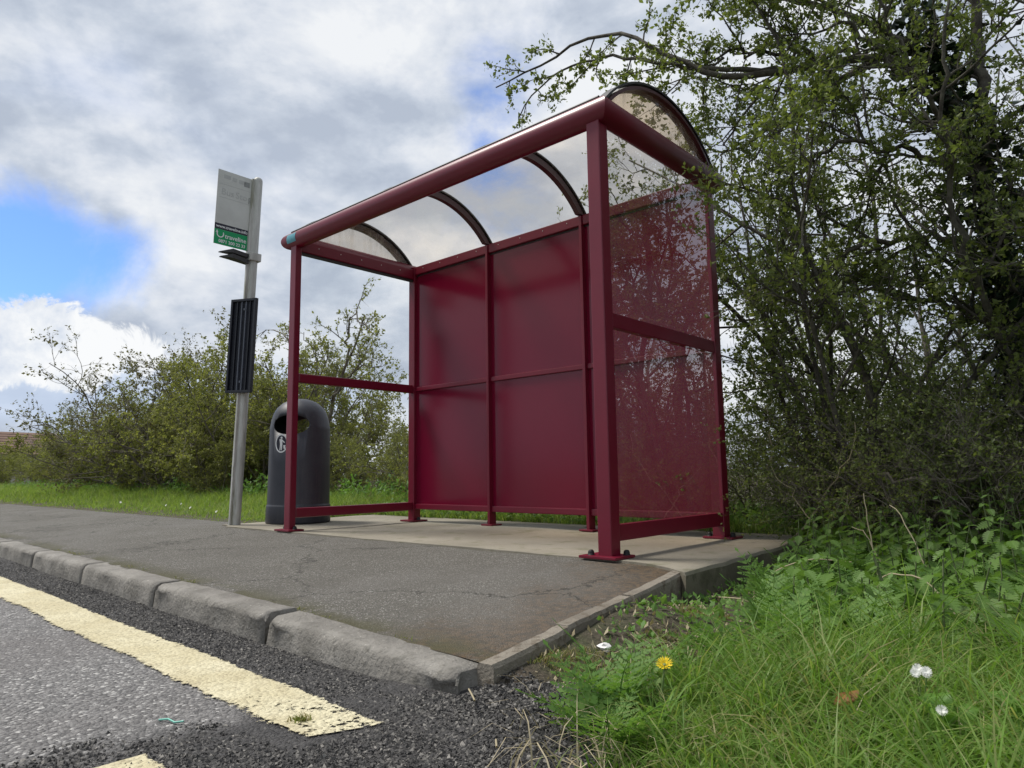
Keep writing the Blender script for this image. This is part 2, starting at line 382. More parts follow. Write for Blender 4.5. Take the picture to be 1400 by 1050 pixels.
M['bark_far'] = bark_mat('far bark', (.24, .22, .21), (.32, .30, .29))
def galv():
    N = mat('weathered galvanised steel')
    mp = N.n('ShaderNodeMapping'); N.l(N.obj, mp.inputs[0]); mp.inputs['Scale'].default_value = (14, 14, 1.6)
    n = N.noise(mp.outputs[0], 2, 7, .65)
    c = N.mix(N.step(n, .3, .7), (.36, .36, .33), (.52, .52, .49))
    c = N.mix(N.math('MULTIPLY', N.step(N.noise(mp.outputs[0], 1.1, 6, .7), .52, .66), .7), c, (.15, .15, .085))
    return setb(N, Base_Color=c, Roughness=.6, Metallic=.25, Normal=N.bump(n, .2, .004))
M['galv'] = galv()
def flat(name, c, rough=.5, spec=.4, var=.1, scale=9):
    N = mat(name); n = N.noise(N.obj, scale, 6, .65)
    return setb(N, Base_Color=N.mix(N.step(n, .3, .7), c, tuple(x * (1 - var) for x in c)), Roughness=rough, Specular_IOR_Level=spec)
M['sign'] = flat('faded sign sheet', (.56, .57, .54), .5, .4, .14, 5)
M['sign_ghost'] = flat('faded sign print', (.45, .46, .445), .5)
M['sign_ghost_dark'] = flat('less faded sign print', (.26, .27, .26), .5)
M['green'] = flat('sign green', (.0, .30, .10), .45)
M['navy'] = flat('sign black band', (.016, .016, .03), .5)
M['white'] = flat('white print', (.75, .76, .76), .5)
M['frame_black'] = flat('timetable frame', (.011, .012, .02), .45)
M['frame_bar'] = flat('timetable bar', (.10, .11, .14), .4)
M['frame_back'] = flat('timetable back board', (.012, .014, .022), .6)
def bin_mat():
    N = mat('bin moulded plastic')
    n = N.noise(N.obj, 5, 7, .65)
    mp = N.n('ShaderNodeMapping'); N.l(N.obj, mp.inputs[0]); mp.inputs['Scale'].default_value = (18, 18, 1.2)
    s = N.noise(mp.outputs[0], 2, 6, .6)
    c = N.mix(N.step(n, .3, .7), (.018, .020, .030), (.030, .032, .042))
    c = N.mix(N.math('MULTIPLY', N.step(s, .5, .7), .35), c, (.06, .06, .062))
    return setb(N, Base_Color=c, Roughness=N.math('ADD', .36, N.math('MULTIPLY', n, .2)), Normal=N.bump(N.noise(N.obj, 260, 3), .12, .001))
M['bin'] = bin_mat()
M['bin_in'] = flat('bin inside', (.008, .008, .009), .8)
M['blue'] = flat('blue sticker', (.10, .34, .42), .4, .5, .25, 40)
M['dandelion'] = flat('dandelion yellow', (.80, .58, .01), .6)
M['petal'] = flat('white petal', (.78, .78, .74), .6)
M['stem'] = flat('green stem', (.13, .20, .06), .5)
M['stem_red'] = flat('nettle stem', (.10, .13, .05), .6)
M['paper'] = flat('paper scrap', (.75, .74, .72), .7)
M['plastic_bit'] = flat('turquoise plastic', (.16, .50, .40), .4)
M['dead_leaf'] = flat('dead leaf', (.22, .10, .03), .7, .3, .4)
def chip_mat():
    N = mat('tarmac chippings'); g = N.n('ShaderNodeNewGeometry')
    cr = N.n('ShaderNodeValToRGB'); N.l(g.outputs['Random Per Island'], cr.inputs[0]); el = cr.color_ramp.elements
    el[0].color = (.02, .019, .018, 1); el[1].color = (.24, .225, .20, 1); el[1].position = 1
    e = el.new(.5); e.color = (.05, .047, .045, 1); e = el.new(.85); e.color = (.115, .108, .098, 1)
    return setb(N, Base_Color=cr.outputs[0], Roughness=.75, Normal=N.bump(N.noise(N.obj, 300, 3), .4, .002))
M['chip'] = chip_mat()
def tile_mat():
    N = mat('roof tile'); c = N.mix(N.noise(N.obj, 1.5, 5), (.11, .065, .045), (.20, .125, .09))
    return setb(N, Base_Color=c, Roughness=.9)
M['tile'] = tile_mat()
M['brick'] = flat('house brick', (.24, .12, .08), .9, .2, .3, 3)
M['house_wall'] = flat('house render', (.45, .42, .38), .9, .2, .15, 2)
M['pane'] = flat('window pane', (.03, .035, .04), .1, .6)

# ------------------------------------------------------------------ setting
ZR = -.15                                    # road level (the slab top is 0)
def kerb_y(x): return -1.515 - .030 * (x - .7) if x > -6 else -1.515 + .03 * 6.7   # kerb face line
def kerb_yv(x): return np.where(x > -6, -1.515 - .030 * (x - .7), -1.515 + .03 * 6.7)
KW = .125
# far land
gme = mesh('ground', [(-900, -900, -.45), (900, -900, -.45), (900, 900, -.45), (-900, 900, -.45)], [(0, 1, 2, 3)], M['field'])
tag(mobj('ground', gme), kind='structure')
def road_z(x, y): return ZR + .006 * vnoise(x, y, .9, 2) - .004 + .045 * np.exp(-((np.asarray(x) - .72) / .30) ** 2 - ((np.asarray(y) + 1.40) / .20) ** 2)
# road
xs = np.concatenate([np.linspace(-160, -8, 20), np.linspace(-7, 3, 41), np.linspace(4, 60, 8)])
ys = np.concatenate([[-9], np.linspace(-8, -3, 6), np.linspace(-2.6, -1.2, 12)])
X, Y = np.meshgrid(xs, ys, indexing='ij'); Z = road_z(X, Y)
def grid(name, X, Y, Z, m, keep=None, smooth=True):
    n, k = X.shape; idx = np.arange(n * k).reshape(n, k)
    F = np.stack([idx[:-1, :-1], idx[1:, :-1], idx[1:, 1:], idx[:-1, 1:]], -1).reshape(-1, 4)
    if keep is not None: F = F[keep.reshape(-1)]
    return fastmesh(name, np.stack([X, Y, Z], -1).reshape(-1, 3), F, m, smooth)
road = tag(mobj('road', grid('road', X, Y, Z, M['road'])), kind='structure')
# opposite verge, for views from elsewhere
X, Y = np.meshgrid(np.linspace(-160, 60, 60), np.array([-9, -9.01, -11, -14, -40.]), indexing='ij'); Z = np.where(Y > -9.005, -.2, -.05) + 0 * X
tag(mobj('far_verge', grid('far_verge', X, Y, Z, M['field'])), kind='structure')
# yellow bus-bay line: a ragged sheet lying on the road
def line_sheet(name, x0, x1, ya, yb, xa_end=None, n=160, k=10, seed=0):
    U = np.linspace(0, 1, n); xx = x0 + (x1 - x0) * U ** .6
    V = np.linspace(0, 1, k); XX, VV = np.meshgrid(xx, V, indexing='ij')
    e0 = ya(xx) + .006 * vnoise(xx, xx * 0, 9, seed); e1 = yb(xx) + .012 * vnoise(xx, xx * 0 + 3, 7, seed + 1)
    YY = e0[:, None] * (1 - VV) + e1[:, None] * VV
    if xa_end: XX = XX + (VV - .5) * xa_end * (U[:, None] ** 3)
    ZZ = road_z(XX, YY) + .0045
    me = grid(name, XX, YY, ZZ, M['yellow'])
    rim = np.maximum(np.maximum(1 - VV / .12, 1 - (1 - VV) / .22), 0) * .55 + np.clip((U[:, None] - .99) / .01, 0, 1) * .22
    at = me.attributes.new('rim', 'FLOAT', 'POINT'); at.data.foreach_set('value', rim.astype(np.float32).ravel())
    return mobj(name, me, road)
ln = line_sheet('yellow_line', -60, .50, lambda x: -1.655 - .022 * np.clip(x + 1, -4, 2), lambda x: -1.865 - .02 * np.clip(x + 1, -4, 2), -.10, seed=3)
ln['label'] = 'pale worn yellow line along the kerb'
ln = line_sheet('yellow_line', .30, .42, lambda x: -2.105 + 0 * x, lambda x: -2.32 + 0 * x, -.1, n=40, seed=7)
ln['label'] = 'worn corner of yellow paint nearest the camera'
# pavement
xe = np.concatenate([np.linspace(-160, -14, 14), np.linspace(-12, -4.2, 20), np.linspace(-3.9, 0, 24)])
vv = np.linspace(0, 1, 14)
def pav_back(x): return np.where(x < -3.86, .30 - .012 * (x + 3.86) * (x > -20), .0)
Xp = []; Yp = []
def edge_x(y): return .385 + (y + .08) / (-1.42 + .08) * (.565 - .385)        # line of the path edging
xs = np.concatenate([xe, [.12, .24]])
for i, x in enumerate(list(xs) + [None]):
    if x is None:
        y1 = -1.405; yy = 0.0 + (y1 - 0.0) * vv; xx = edge_x(yy) - .002
    else:
        y0 = float(pav_back(np.array(x))); y1 = float(kerb_yv(np.array(x))) + KW - .02
        yy = y0 + (y1 - y0) * vv; xx = np.full_like(vv, x)
        sl = max(0, (x + .6) / 1.0); xx = xx + sl * .32 * vv * .8
    Xp.append(xx); Yp.append(yy)
Xp = np.array(Xp); Yp = np.array(Yp)
def pav_z(x, y): return -.004 - (.056 + .018 * np.clip((x + 1.2) / 1.6, 0, 1)) * np.clip((0.05 - y) / 1.45, 0, 1) + .003 * vnoise(x, y, 2.5, 5)
tag(mobj('pavement', grid('pavement', Xp, Yp, pav_z(Xp, Yp), M['pave'])), kind='structure')
# concrete slab under the shelter: top, with a rough-cast side
bm = bmesh.new()
PADX0, PADX1, PADY1 = -3.92, .455, 1.62
nx, ny = 40, 16; rng = np.random.default_rng(4)
g = [[None] * (ny + 1) for _ in range(nx + 1)]
for i in range(nx + 1):
    for j in range(ny + 1):
        u = i / nx; v = j / ny
        x = PADX0 + (PADX1 - .10 * v - PADX0) * u; y = -.012 + (PADY1 + .012) * v
        if j == 0: y += .012 * float(vnoise(x, 0, 4, 1)) - (.16 * max(0, (u - .93) / .07) ** 1.5)
        if j == 0 and u < .03: y += .08
        if i == nx: x += .012 * float(vnoise(y, 0, 6, 2))
        g[i][j] = bm.verts.new((x, y, .003 * float(vnoise(x, y, 1.5, 3)) + .002))
for i in range(nx):
    for j in range(ny): bm.faces.new((g[i][j], g[i + 1][j], g[i + 1][j + 1], g[i][j + 1])).smooth = True
rim = [g[i][0] for i in range(nx + 1)] + [g[nx][j] for j in range(1, ny + 1)] + [g[i][ny] for i in range(nx - 1, -1, -1)] + [g[0][j] for j in range(ny - 1, 0, -1)]
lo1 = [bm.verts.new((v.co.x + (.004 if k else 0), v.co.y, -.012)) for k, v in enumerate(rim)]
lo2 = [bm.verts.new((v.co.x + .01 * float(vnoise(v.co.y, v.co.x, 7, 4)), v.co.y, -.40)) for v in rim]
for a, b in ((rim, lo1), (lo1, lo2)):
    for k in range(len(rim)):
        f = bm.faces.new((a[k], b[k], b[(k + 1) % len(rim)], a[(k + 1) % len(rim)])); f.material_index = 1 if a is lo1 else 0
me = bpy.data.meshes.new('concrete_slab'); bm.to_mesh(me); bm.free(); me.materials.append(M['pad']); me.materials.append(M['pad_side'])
tag(mobj('concrete_slab', me), kind='structure')

# kerb of separate stones
kerb = tag(empty('kerb'), kind='structure')
def kerb_stone(x0, x1, seed, chip=0.0, drop=0.0, skew=0.0):
    prof = [(0, -.32), (0.0, -.155), (.0068, -.084), (.0078, -.080), (.013, -.066), (.026, -.0575), (.031, -.0568), (KW - .008, -.055), (KW - .001, -.060), (KW, -.32)]
    n = 14; V = []; F = []
    r = np.random.default_rng(seed)
    for i in range(n + 1):
        u = i / n; x = x0 + (x1 - x0) * u; endw = min(i, n - i)
        for j, (py, pz) in enumerate(prof):
            w = .0009 * r.normal() * (j not in (0, 9)); 
            inset = 0.0
            if endw == 0 and 2 <= j <= 8: inset = .002 + abs(r.normal()) * .002 + chip * (.022 if j in (3, 4, 5, 6) else .008)
            if endw == 1 and chip and 3 <= j <= 5: w -= chip * .008
            xx = x + (inset if i == 0 else -inset if i == n else 0)
            V.append((xx, kerb_y(xx) + py + w + skew * (u - .5), pz + w - drop * (1.0 if pz > -.3 else 0) * (.2 + .8 * u)))
    k = len(prof)
    for i in range(n):
        for j in range(k - 1): F.append((i * k + j, (i + 1) * k + j, (i + 1) * k + j + 1, i * k + j + 1))
    F.append(tuple(range(k))); F.append(tuple(n * k + j for j in range(k - 1, -1, -1)))
    me = mesh('kerb_stone', V, F, M['kerb'])
    bm = bmesh.new(); bm.from_mesh(me); bmesh.ops.recalc_face_normals(bm, faces=bm.faces[:]); bm.to_mesh(me); bm.free()
    for p in me.polygons: p.use_smooth = len(p.vertices) == 4
    return mobj('kerb_stone', me, kerb)
joints = [.575, -.385, -1.395, -2.42, -3.45]
while joints[-1] > -60: joints.append(joints[-1] - 1.03)
for i in range(len(joints) - 1):
    first = i == 0
    o = kerb_stone(joints[i + 1] + (.003 if i else .008), joints[i] - (.003 if not first else 0), 20 + i, .8 if i in (0, 1) else .08, .026 if first else 0, .004 if first else 0)
    if first: o['label'] = 'last kerb stone, chipped and slightly sunken'
# narrow concrete path edging
edg = tag(empty('path_edging'), kind='structure')
ea, eb = Vector((.392, -.12, 0)), Vector((.580, -1.43, 0))
segs = [(0, .36, .004), (.365, .70, -.004), (.705, 1.0, .006)]
for i, (a, b, off) in enumerate(segs):
    p, q = ea.lerp(eb, a), ea.lerp(eb, b); d = (q - p).normalized(); nrm = Vector((-d.y, d.x, 0))
    V = []; F = []; n = 10; rr = np.random.default_rng(40 + i)
    for k in range(n + 1):
        u = k / n; c = p.lerp(q, u) + nrm * off
        zt = float(pav_z(c.x, c.y)) + .010 + .001 * rr.normal()
        wv = .026 + .001 * rr.normal()
        for s, z in ((-1, -.35), (-1, zt - .01), (-.75, zt), (.75, zt - .001), (1, zt - .012), (1, -.35)):
            V.append((c.x + nrm.x * s * wv, c.y + nrm.y * s * wv, z))
    for k in range(n):
        for j in range(5): F.append((k * 6 + j, (k + 1) * 6 + j, (k + 1) * 6 + j + 1, k * 6 + j + 1))
    F += [tuple(range(6)), tuple(n * 6 + j for j in range(5, -1, -1))]
    mobj('edging_stone', mesh('edging_stone', V, F, M['edging']), edg)

# verge: soil sheet round the slab and pavement
def verge_z(x, y):
    x = np.asarray(x, float); y = np.asarray(y, float)
    sm = lambda t: np.clip(t, 0, 1) ** 2 * (3 - 2 * np.clip(t, 0, 1))
    right = -.165 + .035 * sm((y + 1.5) / 1.2) + .03 * sm((x - .75) / 1.0) + .09 * sm((y - .5) / 1.4) + .012 * vnoise(x, y, 2.2, 9)
    right = right + .075 * sm((.86 - x) / .28) * sm((-.15 - y) / .5)
    left = -.012 - .02 * sm((-x - 12) / 20) + .03 * sm((y - 1.2) / 1.5) + .012 * vnoise(x, y, 1.3, 4)
    t = sm((x + .2) / .8)
    return left * (1 - t) + right * t
xs = np.concatenate([np.linspace(-160, -30, 14), np.linspace(-28, -4.2, 60), [-3.94], np.linspace(-3.6, .38, 20), [.44, .5], np.linspace(.56, 3, 50), np.linspace(3.4, 12, 14), [20, 40]])
ys = np.concatenate([np.linspace(-1.75, -.05, 36), [.05, .2, .29, .36, .5, .8, 1.1, 1.4, 1.60], np.linspace(1.68, 4, 18), np.linspace(4.6, 14, 12), [20, 40]])
X, Y = np.meshgrid(xs, ys, indexing='ij'); Z = verge_z(X, Y)
# feather the front edge down into the road, only where there is no kerb
Z = np.where(Y < -1.40, np.minimum(Z, ZR - .004 + (Y + 1.62) * .06), Z)
cx = .25 * (X[:-1, :-1] + X[1:, :-1] + X[1:, 1:] + X[:-1, 1:]); cy = .25 * (Y[:-1, :-1] + Y[1:, :-1] + Y[1:, 1:] + Y[:-1, 1:])
hole = (cx < .44) & (cy < 1.60) & (cx > -3.94) | (cx <= -3.9) & (cy < .29) | (cx < edge_x(np.minimum(cy, 0)) + .0) & (cy < 0) & (cx > -3.95)
hole |= (cx < .7) & (cy < -1.40)
keep = ~hole
tag(mobj('verge', grid('verge', X, Y, Z, M['soil'], keep)), kind='structure')

# ------------------------------------------------------------------ bus shelter
L, D, S = 2.763, 1.155, .075
sh = tag(empty('bus_shelter', (0, 0, 0)), 'maroon metal bus shelter with arched clear roof standing on concrete slab', 'bus shelter')
def base_plate(post, x0, x1, y0, y1, bolts):
    boxobj('base_plate', (x0, x1, y0, y1, .004, .016), M['maroon'], post, .002)
    for (bx, by) in bolts:
        prof = [(.0, .040), (.008, .039), (.013, .034), (.015, .026), (.015, .018), (.019, .017), (.019, .0145)]
        mobj('bolt', lathe('bolt', prof, 10, M['bolt']), post, (bx, by, 0))
def post(x0, x1, y0, y1, z1, plate, bolts):
    p = boxobj('post', (x0, x1, y0, y1, .012, z1), M['maroon'], sh, .005)
    base_plate(p, *plate, bolts); return p
post(-S, 0, 0, S, 2.125, (-.155, .05, -.045, .118), [(-.115, .0), (.025, .085)])
post(-L - S, -L, .0, .05, 2.125, (-L - .145, -L + .05, -.035, .09), [(-L - .105, .03), (-L + .025, .03)])
post(-L - S, -L, D, D + S, 2.20, (-L - .13, -L + .05, D - .04, D + .11), [(-L + .025, D + .03)])
post(-S, 0, D, D + S, 2.20, (-.125, .06, D - .03, D + .11), [(-.095, D), (.035, D + .03)])
FX = [-1.8726, -.952]
for fx in FX:
    p = boxobj('post', (fx - .024, fx, D - .008, D + S - .012, .012, 2.19), M['maroon'], sh, .003)
    base_plate(p, fx - .075, fx + .035, D - .025, D + .09, [(fx - .045, D + .03)])
bays = [(-L, FX[0] - .024), (FX[0], FX[1] - .024), (FX[1], -S)]
for (a, b) in bays:
    boxobj('rail', (a + .001, b - .001, D + .010, D + .055, .105, .150), M['maroon'], sh, .006)
    boxobj('rail', (a + .001, b - .001, D + .012, D + .055, 1.100, 1.136), M['maroon'], sh, .005)
    tr = boxobj('rail', (a + .001, b - .001, D + .004, D + .06, 2.125, 2.196), M['maroon'], sh, .005)
    n = max(2, int((b - a) / .2))
    for k in range(n):
        bm = bmesh.new(); bmesh.ops.create_icosphere(bm, subdivisions=1, radius=.006)
        mobj('rivet', bm_mesh('rivet', bm, M['white']), tr, (a + (k + .5) * (b - a) / n, D + .0035, 2.168), scl=.7)
    boxobj('gasket', (a + .001, b - .001, D + .026, D + .034, 2.113, 2.126), M['gasket'], sh, 0)
    for z0, z1 in ((.149, 1.101), (1.135, 2.114)):
        boxobj('wall_panel', (a - .001, b + .001, D + .030, D + .036, z0, z1), M['maroon_panel'], sh, 0)
# right-hand side: flat rails outside, clear sheets between
yS, yE = S, D
for z0, z1 in ((.077, .153), (1.092, 1.163)):
    boxobj('rail', (-.046, -.006, yS + .001, yE - .001, z0, z1), M['maroon'], sh, .004)
for z0, z1 in ((.154, 1.091), (1.164, 2.125)):
    bm = bmesh.new(); vs = [bm.verts.new(v) for v in ((-.012, yS + .002, z0), (-.012, yE - .002, z0), (-.012, yE - .002, z1), (-.012, yS + .002, z1))]; bm.faces.new(vs)
    o = mobj('side_pane', bm_mesh('side_pane', bm, M['side_glass']), sh)
# left-hand side
xl = -L - .055
for z0, z1 in ((.095, .165), (1.085, 1.155)):
    boxobj('rail', (xl + .004, -L - .008, .051, yE - .001, z0, z1), M['maroon'], sh, .012)
tr = boxobj('rail', (xl, -L - .006, .051, yE - .001, 2.085, 2.175), M['maroon'], sh, .006)
for k in range(5):
    bm = bmesh.new(); bmesh.ops.create_icosphere(bm, subdivisions=1, radius=.006)
    mobj('rivet', bm_mesh('rivet', bm, M['white']), tr, (-L - .0055, .2 + k * .2, 2.14), scl=.7)
boxobj('gasket', (xl + .012, -L - .016, .051, yE - .001, 2.066, 2.086), M['gasket'], sh, 0)
for z0, z1 in ((.166, 1.084), (1.156, 2.067)):
    bm = bmesh.new(); xx = xl + .03; vs = [bm.verts.new(v) for v in ((xx, .052, z0), (xx, yE - .002, z0), (xx, yE - .002, z1), (xx, .052, z1))]; bm.faces.new(vs)
    mobj('side_pane', bm_mesh('side_pane', bm, M['clear_glass']), sh)
# tubular roof beams, mitred at the corners
BR, BZ, BY = .064, 2.178, .032; BXL, BXR = -L - .105, .0
def tube_beam(name, kind):
    k = 28; V = []; F = []
    ends = []
    for e in (0, 1):
        for i in range(k):
            a = 2 * math.pi * i / k; c, s = BR * math.cos(a), BR * math.sin(a)
            if kind == 'front': V.append(((BXL + c) if e == 0 else (BXR - c), BY + c, BZ + s))
            elif kind == 'right': V.append((BXR + c, (BY - c) if e == 0 else D + .10, BZ + s))
            else: V.append((BXL + c, (BY + c) if e == 0 else D + .10, BZ + s))
    for i in range(k): F.append((i, (i + 1) % k, k + (i + 1) % k, k + i))
    if kind != 'front': F.append(tuple(range(2 * k - 1, k - 1, -1)))
    me = mesh(name, V, F, M['maroon'], True)
    bm = bmesh.new(); bm.from_mesh(me); bmesh.ops.recalc_face_normals(bm, faces=bm.faces[:]); bm.to_mesh(me); bm.free()
    if kind != 'front': me.polygons[-1].use_smooth = False
    return mobj(name, me, sh)
fb = tube_beam('roof_beam', 'front'); tube_beam('roof_beam', 'right'); tube_beam('roof_beam', 'left')
# blue sticker wrapped on the left end of the front beam
V = []; F = []; k = 10
for e, xx in ((0, -L - .085), (1, -L + .035)):
    for i in range(k + 1):
        a = R(150 + 62 * i / k); V.append((xx, BY + (BR + .0012) * math.cos(a), BZ + (BR + .0012) * math.sin(a)))
for i in range(k): F.append((i, i + 1, k + 2 + i, k + 1 + i))
o = mobj('sticker', mesh('sticker', V, F, M['blue'], True), fb); o['label'] = 'small pale blue sticker on the beam end'
# barrel-vault roof: ribs, sheets, cover strips, end sheets
AC_Y, AC_Z = .605, 1.712
def arc(rad, z_lo, n=28):
    a0 = math.asin(min(1, (z_lo - AC_Z) / rad)); return [(AC_Y - rad * math.cos(a0 + (math.pi - 2 * a0) * i / n), AC_Z + rad * math.sin(a0 + (math.pi - 2 * a0) * i / n)) for i in range(n + 1)]
def arc_bar(name, x0, x1, ra, rb, z_lo, m):
    A, B = arc(ra, z_lo), arc(rb, z_lo); V = []; F = []; n = len(A)
    for (ya, za), (yb, zb) in zip(A, B): V += [(x0, ya, za), (x1, ya, za), (x1, yb, zb), (x0, yb, zb)]
    for i in range(n - 1):
        for j in range(4): F.append((i * 4 + j, i * 4 + (j + 1) % 4, i * 4 + 4 + (j + 1) % 4, i * 4 + 4 + j))
    F += [(0, 3, 2, 1), tuple((n - 1) * 4 + j for j in range(4))]
    me = mesh(name, V, F, m)
    bm = bmesh.new(); bm.from_mesh(me); bmesh.ops.recalc_face_normals(bm, faces=bm.faces[:]); bm.to_mesh(me); bm.free()
    return mobj(name, me, sh)
for x in FX:
    arc_bar('roof_rib', x - .040, x - .002, .718, .762, 2.20, M['rib'])
    arc_bar('rib_cap', x - .050, x + .008, .7725, .783, 2.19, M['black'])
for x in (BXL, BXR):
    arc_bar('roof_rib', x - .030, x + .012 if x < -1 else x + .030, .718 if x < -1 else .745, .762, 2.21, M['rib'])
    arc_bar('rib_cap', x - .030, x + .034, .7725, .784, 2.20, M['black'])
xcut = [BXL + .02, FX[0] - .021, FX[1] - .021, BXR - .0]
for a, b in zip(xcut[:-1], xcut[1:]):
    A = arc(.768, 2.205, 36); V = [(x, y, z) for (y, z) in A for x in (a, b)]
    F = [(2 * i, 2 * i + 1, 2 * i + 3, 2 * i + 2) for i in range(len(A) - 1)]
    mobj('roof_sheet', mesh('roof_sheet', V, F, M['roof_glass'], True), sh)
for x in (BXL + .02, BXR + .008):
    A = arc(.7455 if x > -1 else .7605, 2.2155, 36); V = [(x, y, z) for y, z in A]; V += [(x, y, 2.2150) for y, z in A[1:-1]]
    n = len(A); F = []
    low = [0] + [n + i for i in range(n - 2)] + [n - 1]
    for i in range(n - 1):
        f = [i, low[i], low[i + 1], i + 1]; f = [q for j, q in enumerate(f) if q not in f[:j]]; F.append(tuple(f))
    mobj('end_sheet', mesh('end_sheet', V, F, M['end_glass']), sh)
for a, b in zip(xcut[:-1], xcut[1:]):
    path_tube('roof_trim', [(a, .012, 2.243), (b, .012, 2.243)], .009, 8, M['black'], sh)

# ------------------------------------------------------------------ bus stop sign
sg = tag(empty('bus_stop_sign', (-3.80, .12, 0), (R(-.9), R(2.0), 0)), 'leaning grey bus stop pole with faded flag sign and black timetable case', 'bus stop')
prof = [(.0, 2.99), (.018, 2.988), (.034, 2.975), (.039, 2.955), (.039, -.06)]
pole = mobj('pole', lathe('pole', prof, 24, M['galv']), sg)
boxobj('cable_channel', (-.013, .013, -.058, -.036, -.03, 2.35), M['galv'], pole, .003)
def text_mesh(body, size, m, name='lettering', align='LEFT', bold=0.0, shear=0):
    cu = bpy.data.curves.new(name, 'FONT'); cu.body = body; cu.size = size; cu.align_x = align; cu.extrude = .0006; cu.offset = bold; cu.resolution_u = 3; cu.shear = shear
    ob = bpy.data.objects.new('t', cu); COL.objects.link(ob); dg = bpy.context.evaluated_depsgraph_get()
    me = bpy.data.meshes.new_from_object(ob.evaluated_get(dg)); bpy.data.objects.remove(ob); bpy.data.curves.remove(cu)
    me.name = name; me.materials.clear(); me.materials.append(m); return me
# plate hangs in the plane x = 0.0, reaching toward the road (-y)
PY0, PY1, PZ0, PZ1 = -.352, -.018, 2.315, 2.955
plate = boxobj('sign_plate', (-.002, .002, PY0, PY1, PZ0, PZ1), M['sign'], sg, 0)
boxobj('mounting_channel', (-.02, .02, -.06, -.016, PZ0 - .05, PZ1 + .005), M['galv'], sg, .004)
def on_plate(me, y, z, off=.0028): return mobj(me.name, me, plate, (off, y, z), (R(90), 0, R(90)))
gp = boxobj('green_band', (.0012, .0026, PY0 + .0005, PY1 - .045, PZ0 + .0005, PZ0 + .128), M['green'], plate, 0)
bp = boxobj('black_band', (.0012, .0028, PY0 + .0005, PY1 - .045, PZ0 + .129, PZ0 + .178), M['navy'], plate, 0)
on_plate(text_mesh('www.traveline.info', .036, M['white'], bold=.0006), PY0 + .012, PZ0 + .143, .0035)
on_plate(text_mesh('traveline', .054, M['white'], bold=.0008), PY0 + .092, PZ0 + .062, .0033)
on_plate(text_mesh('0871 200 22 33', .037, M['white'], bold=.0008), PY0 + .040, PZ0 + .018, .0033)
# round arrow mark
V = []; F = []; n = 20
for i in range(n + 1):
    a = R(160 + 235 * i / n); w = .007 if i < n - 1 else .004
    V += [(.0034, PY0 + .052 + (.030 - w) * math.cos(a), PZ0 + .090 + (.030 - w) * math.sin(a)), (.0034, PY0 + .052 + .032 * math.cos(a), PZ0 + .090 + .032 * math.sin(a))]
for i in range(n): F.append((2 * i, 2 * i + 1, 2 * i + 3, 2 * i + 2))
b0 = len(V); V += [(.0034, PY0 + .012, PZ0 + .098), (.0034, PY0 + .034, PZ0 + .098), (.0034, PY0 + .022, PZ0 + .122)]; F.append((b0, b0 + 1, b0 + 2))
mobj('arrow_mark', mesh('arrow_mark', V, F, M['white']), plate)
on_plate(text_mesh('Bus', .078, M['sign_ghost']), PY0 + .035, PZ0 + .432)
on_plate(text_mesh('Sto', .078, M['sign_ghost']), PY0 + .160, PZ0 + .432)
on_plate(text_mesh('p', .078, M['sign_ghost_dark']), PY0 + .272, PZ0 + .432)
for z in (.405, .52): boxobj('faded_rule', (.0016, .0026, PY0 + .02, PY1 - .045, PZ0 + z, PZ0 + z + .003), M['sign_ghost'], plate, 0)
for y0, z, w in ((.05, .595, .06), (.125, .59, .04), (.18, .588, .06)): boxobj('faded_print', (.0016, .0026, PY0 + y0, PY0 + y0 + w, PZ0 + z - .02, PZ0 + z + .012), M['sign_ghost'], plate, .0)
boxobj('faded_print', (.0016, .0026, PY1 - .105, PY1 - .055, PZ0 + .555, PZ0 + .60), M['sign_ghost_dark'], plate, 0)
# clamp and torn rubber flaps below the plate
boxobj('clamp', (-.05, .05, -.052, .052, 2.235, 2.305), M['galv'], sg, .006)
for dz, tip, yl in ((0, .0, -.30), (-.05, .012, -.29)):
    V = [(-.03, -.05, 2.285 + dz), (.03, -.05, 2.285 + dz), (.012, yl, 2.255 + dz + tip), (-.012, yl, 2.255 + dz + tip), (-.045, -.2, 2.295 + dz + tip * .5), (.045, -.2, 2.295 + dz + tip * .5)]
    V2 = [(x, y, z - (.034 if y > -.25 else .006)) for x, y, z in V]
    F = [(0, 1, 5, 4), (4, 5, 2, 3)]; F2 = [tuple(i + 6 for i in reversed(f)) for f in F]; rim = [0, 1, 5, 2, 3, 4]
    sd_ = [(rim[(i + 1) % 6], rim[i], rim[i] + 6, rim[(i + 1) % 6] + 6) for i in range(6)]
    mobj('rubber_flap', mesh('rubber_flap', V + V2, F + F2 + sd_, M['black']), sg)
# timetable case
tcn = empty('timetable_case', (.03, -.052, 1.09), (0, 0, R(20)), sg)
tw, th = .135, .80
boxobj('back_board', (-tw + .01, tw - .01, -.008, -.002, .012, th - .012), M['frame_back'], tcn, 0)
for a in ((-tw, -tw + .022, -.03, -.0005, 0, th), (tw - .022, tw, -.03, -.0005, 0, th)): boxobj('case_frame', a, M['frame_black'], tcn, .003)
for z in (0, th - .022): boxobj('case_frame', (-tw + .0225, tw - .0225, -.03, -.0005, z, z + .022), M['frame_black'], tcn, .003)
for i, x in enumerate((-.068, -.022, .024, .068)): boxobj('divider', (x - .004, x + .004, -.022, -.0085, .023, th - .023), M['frame_bar'] if i in (1, 2) else M['frame_black'], tcn, 0)
for z in (.085, th - .1): boxobj('catch', (.004, .018, -.027, -.0225, z, z + .016), M['frame_bar'], tcn, .001)

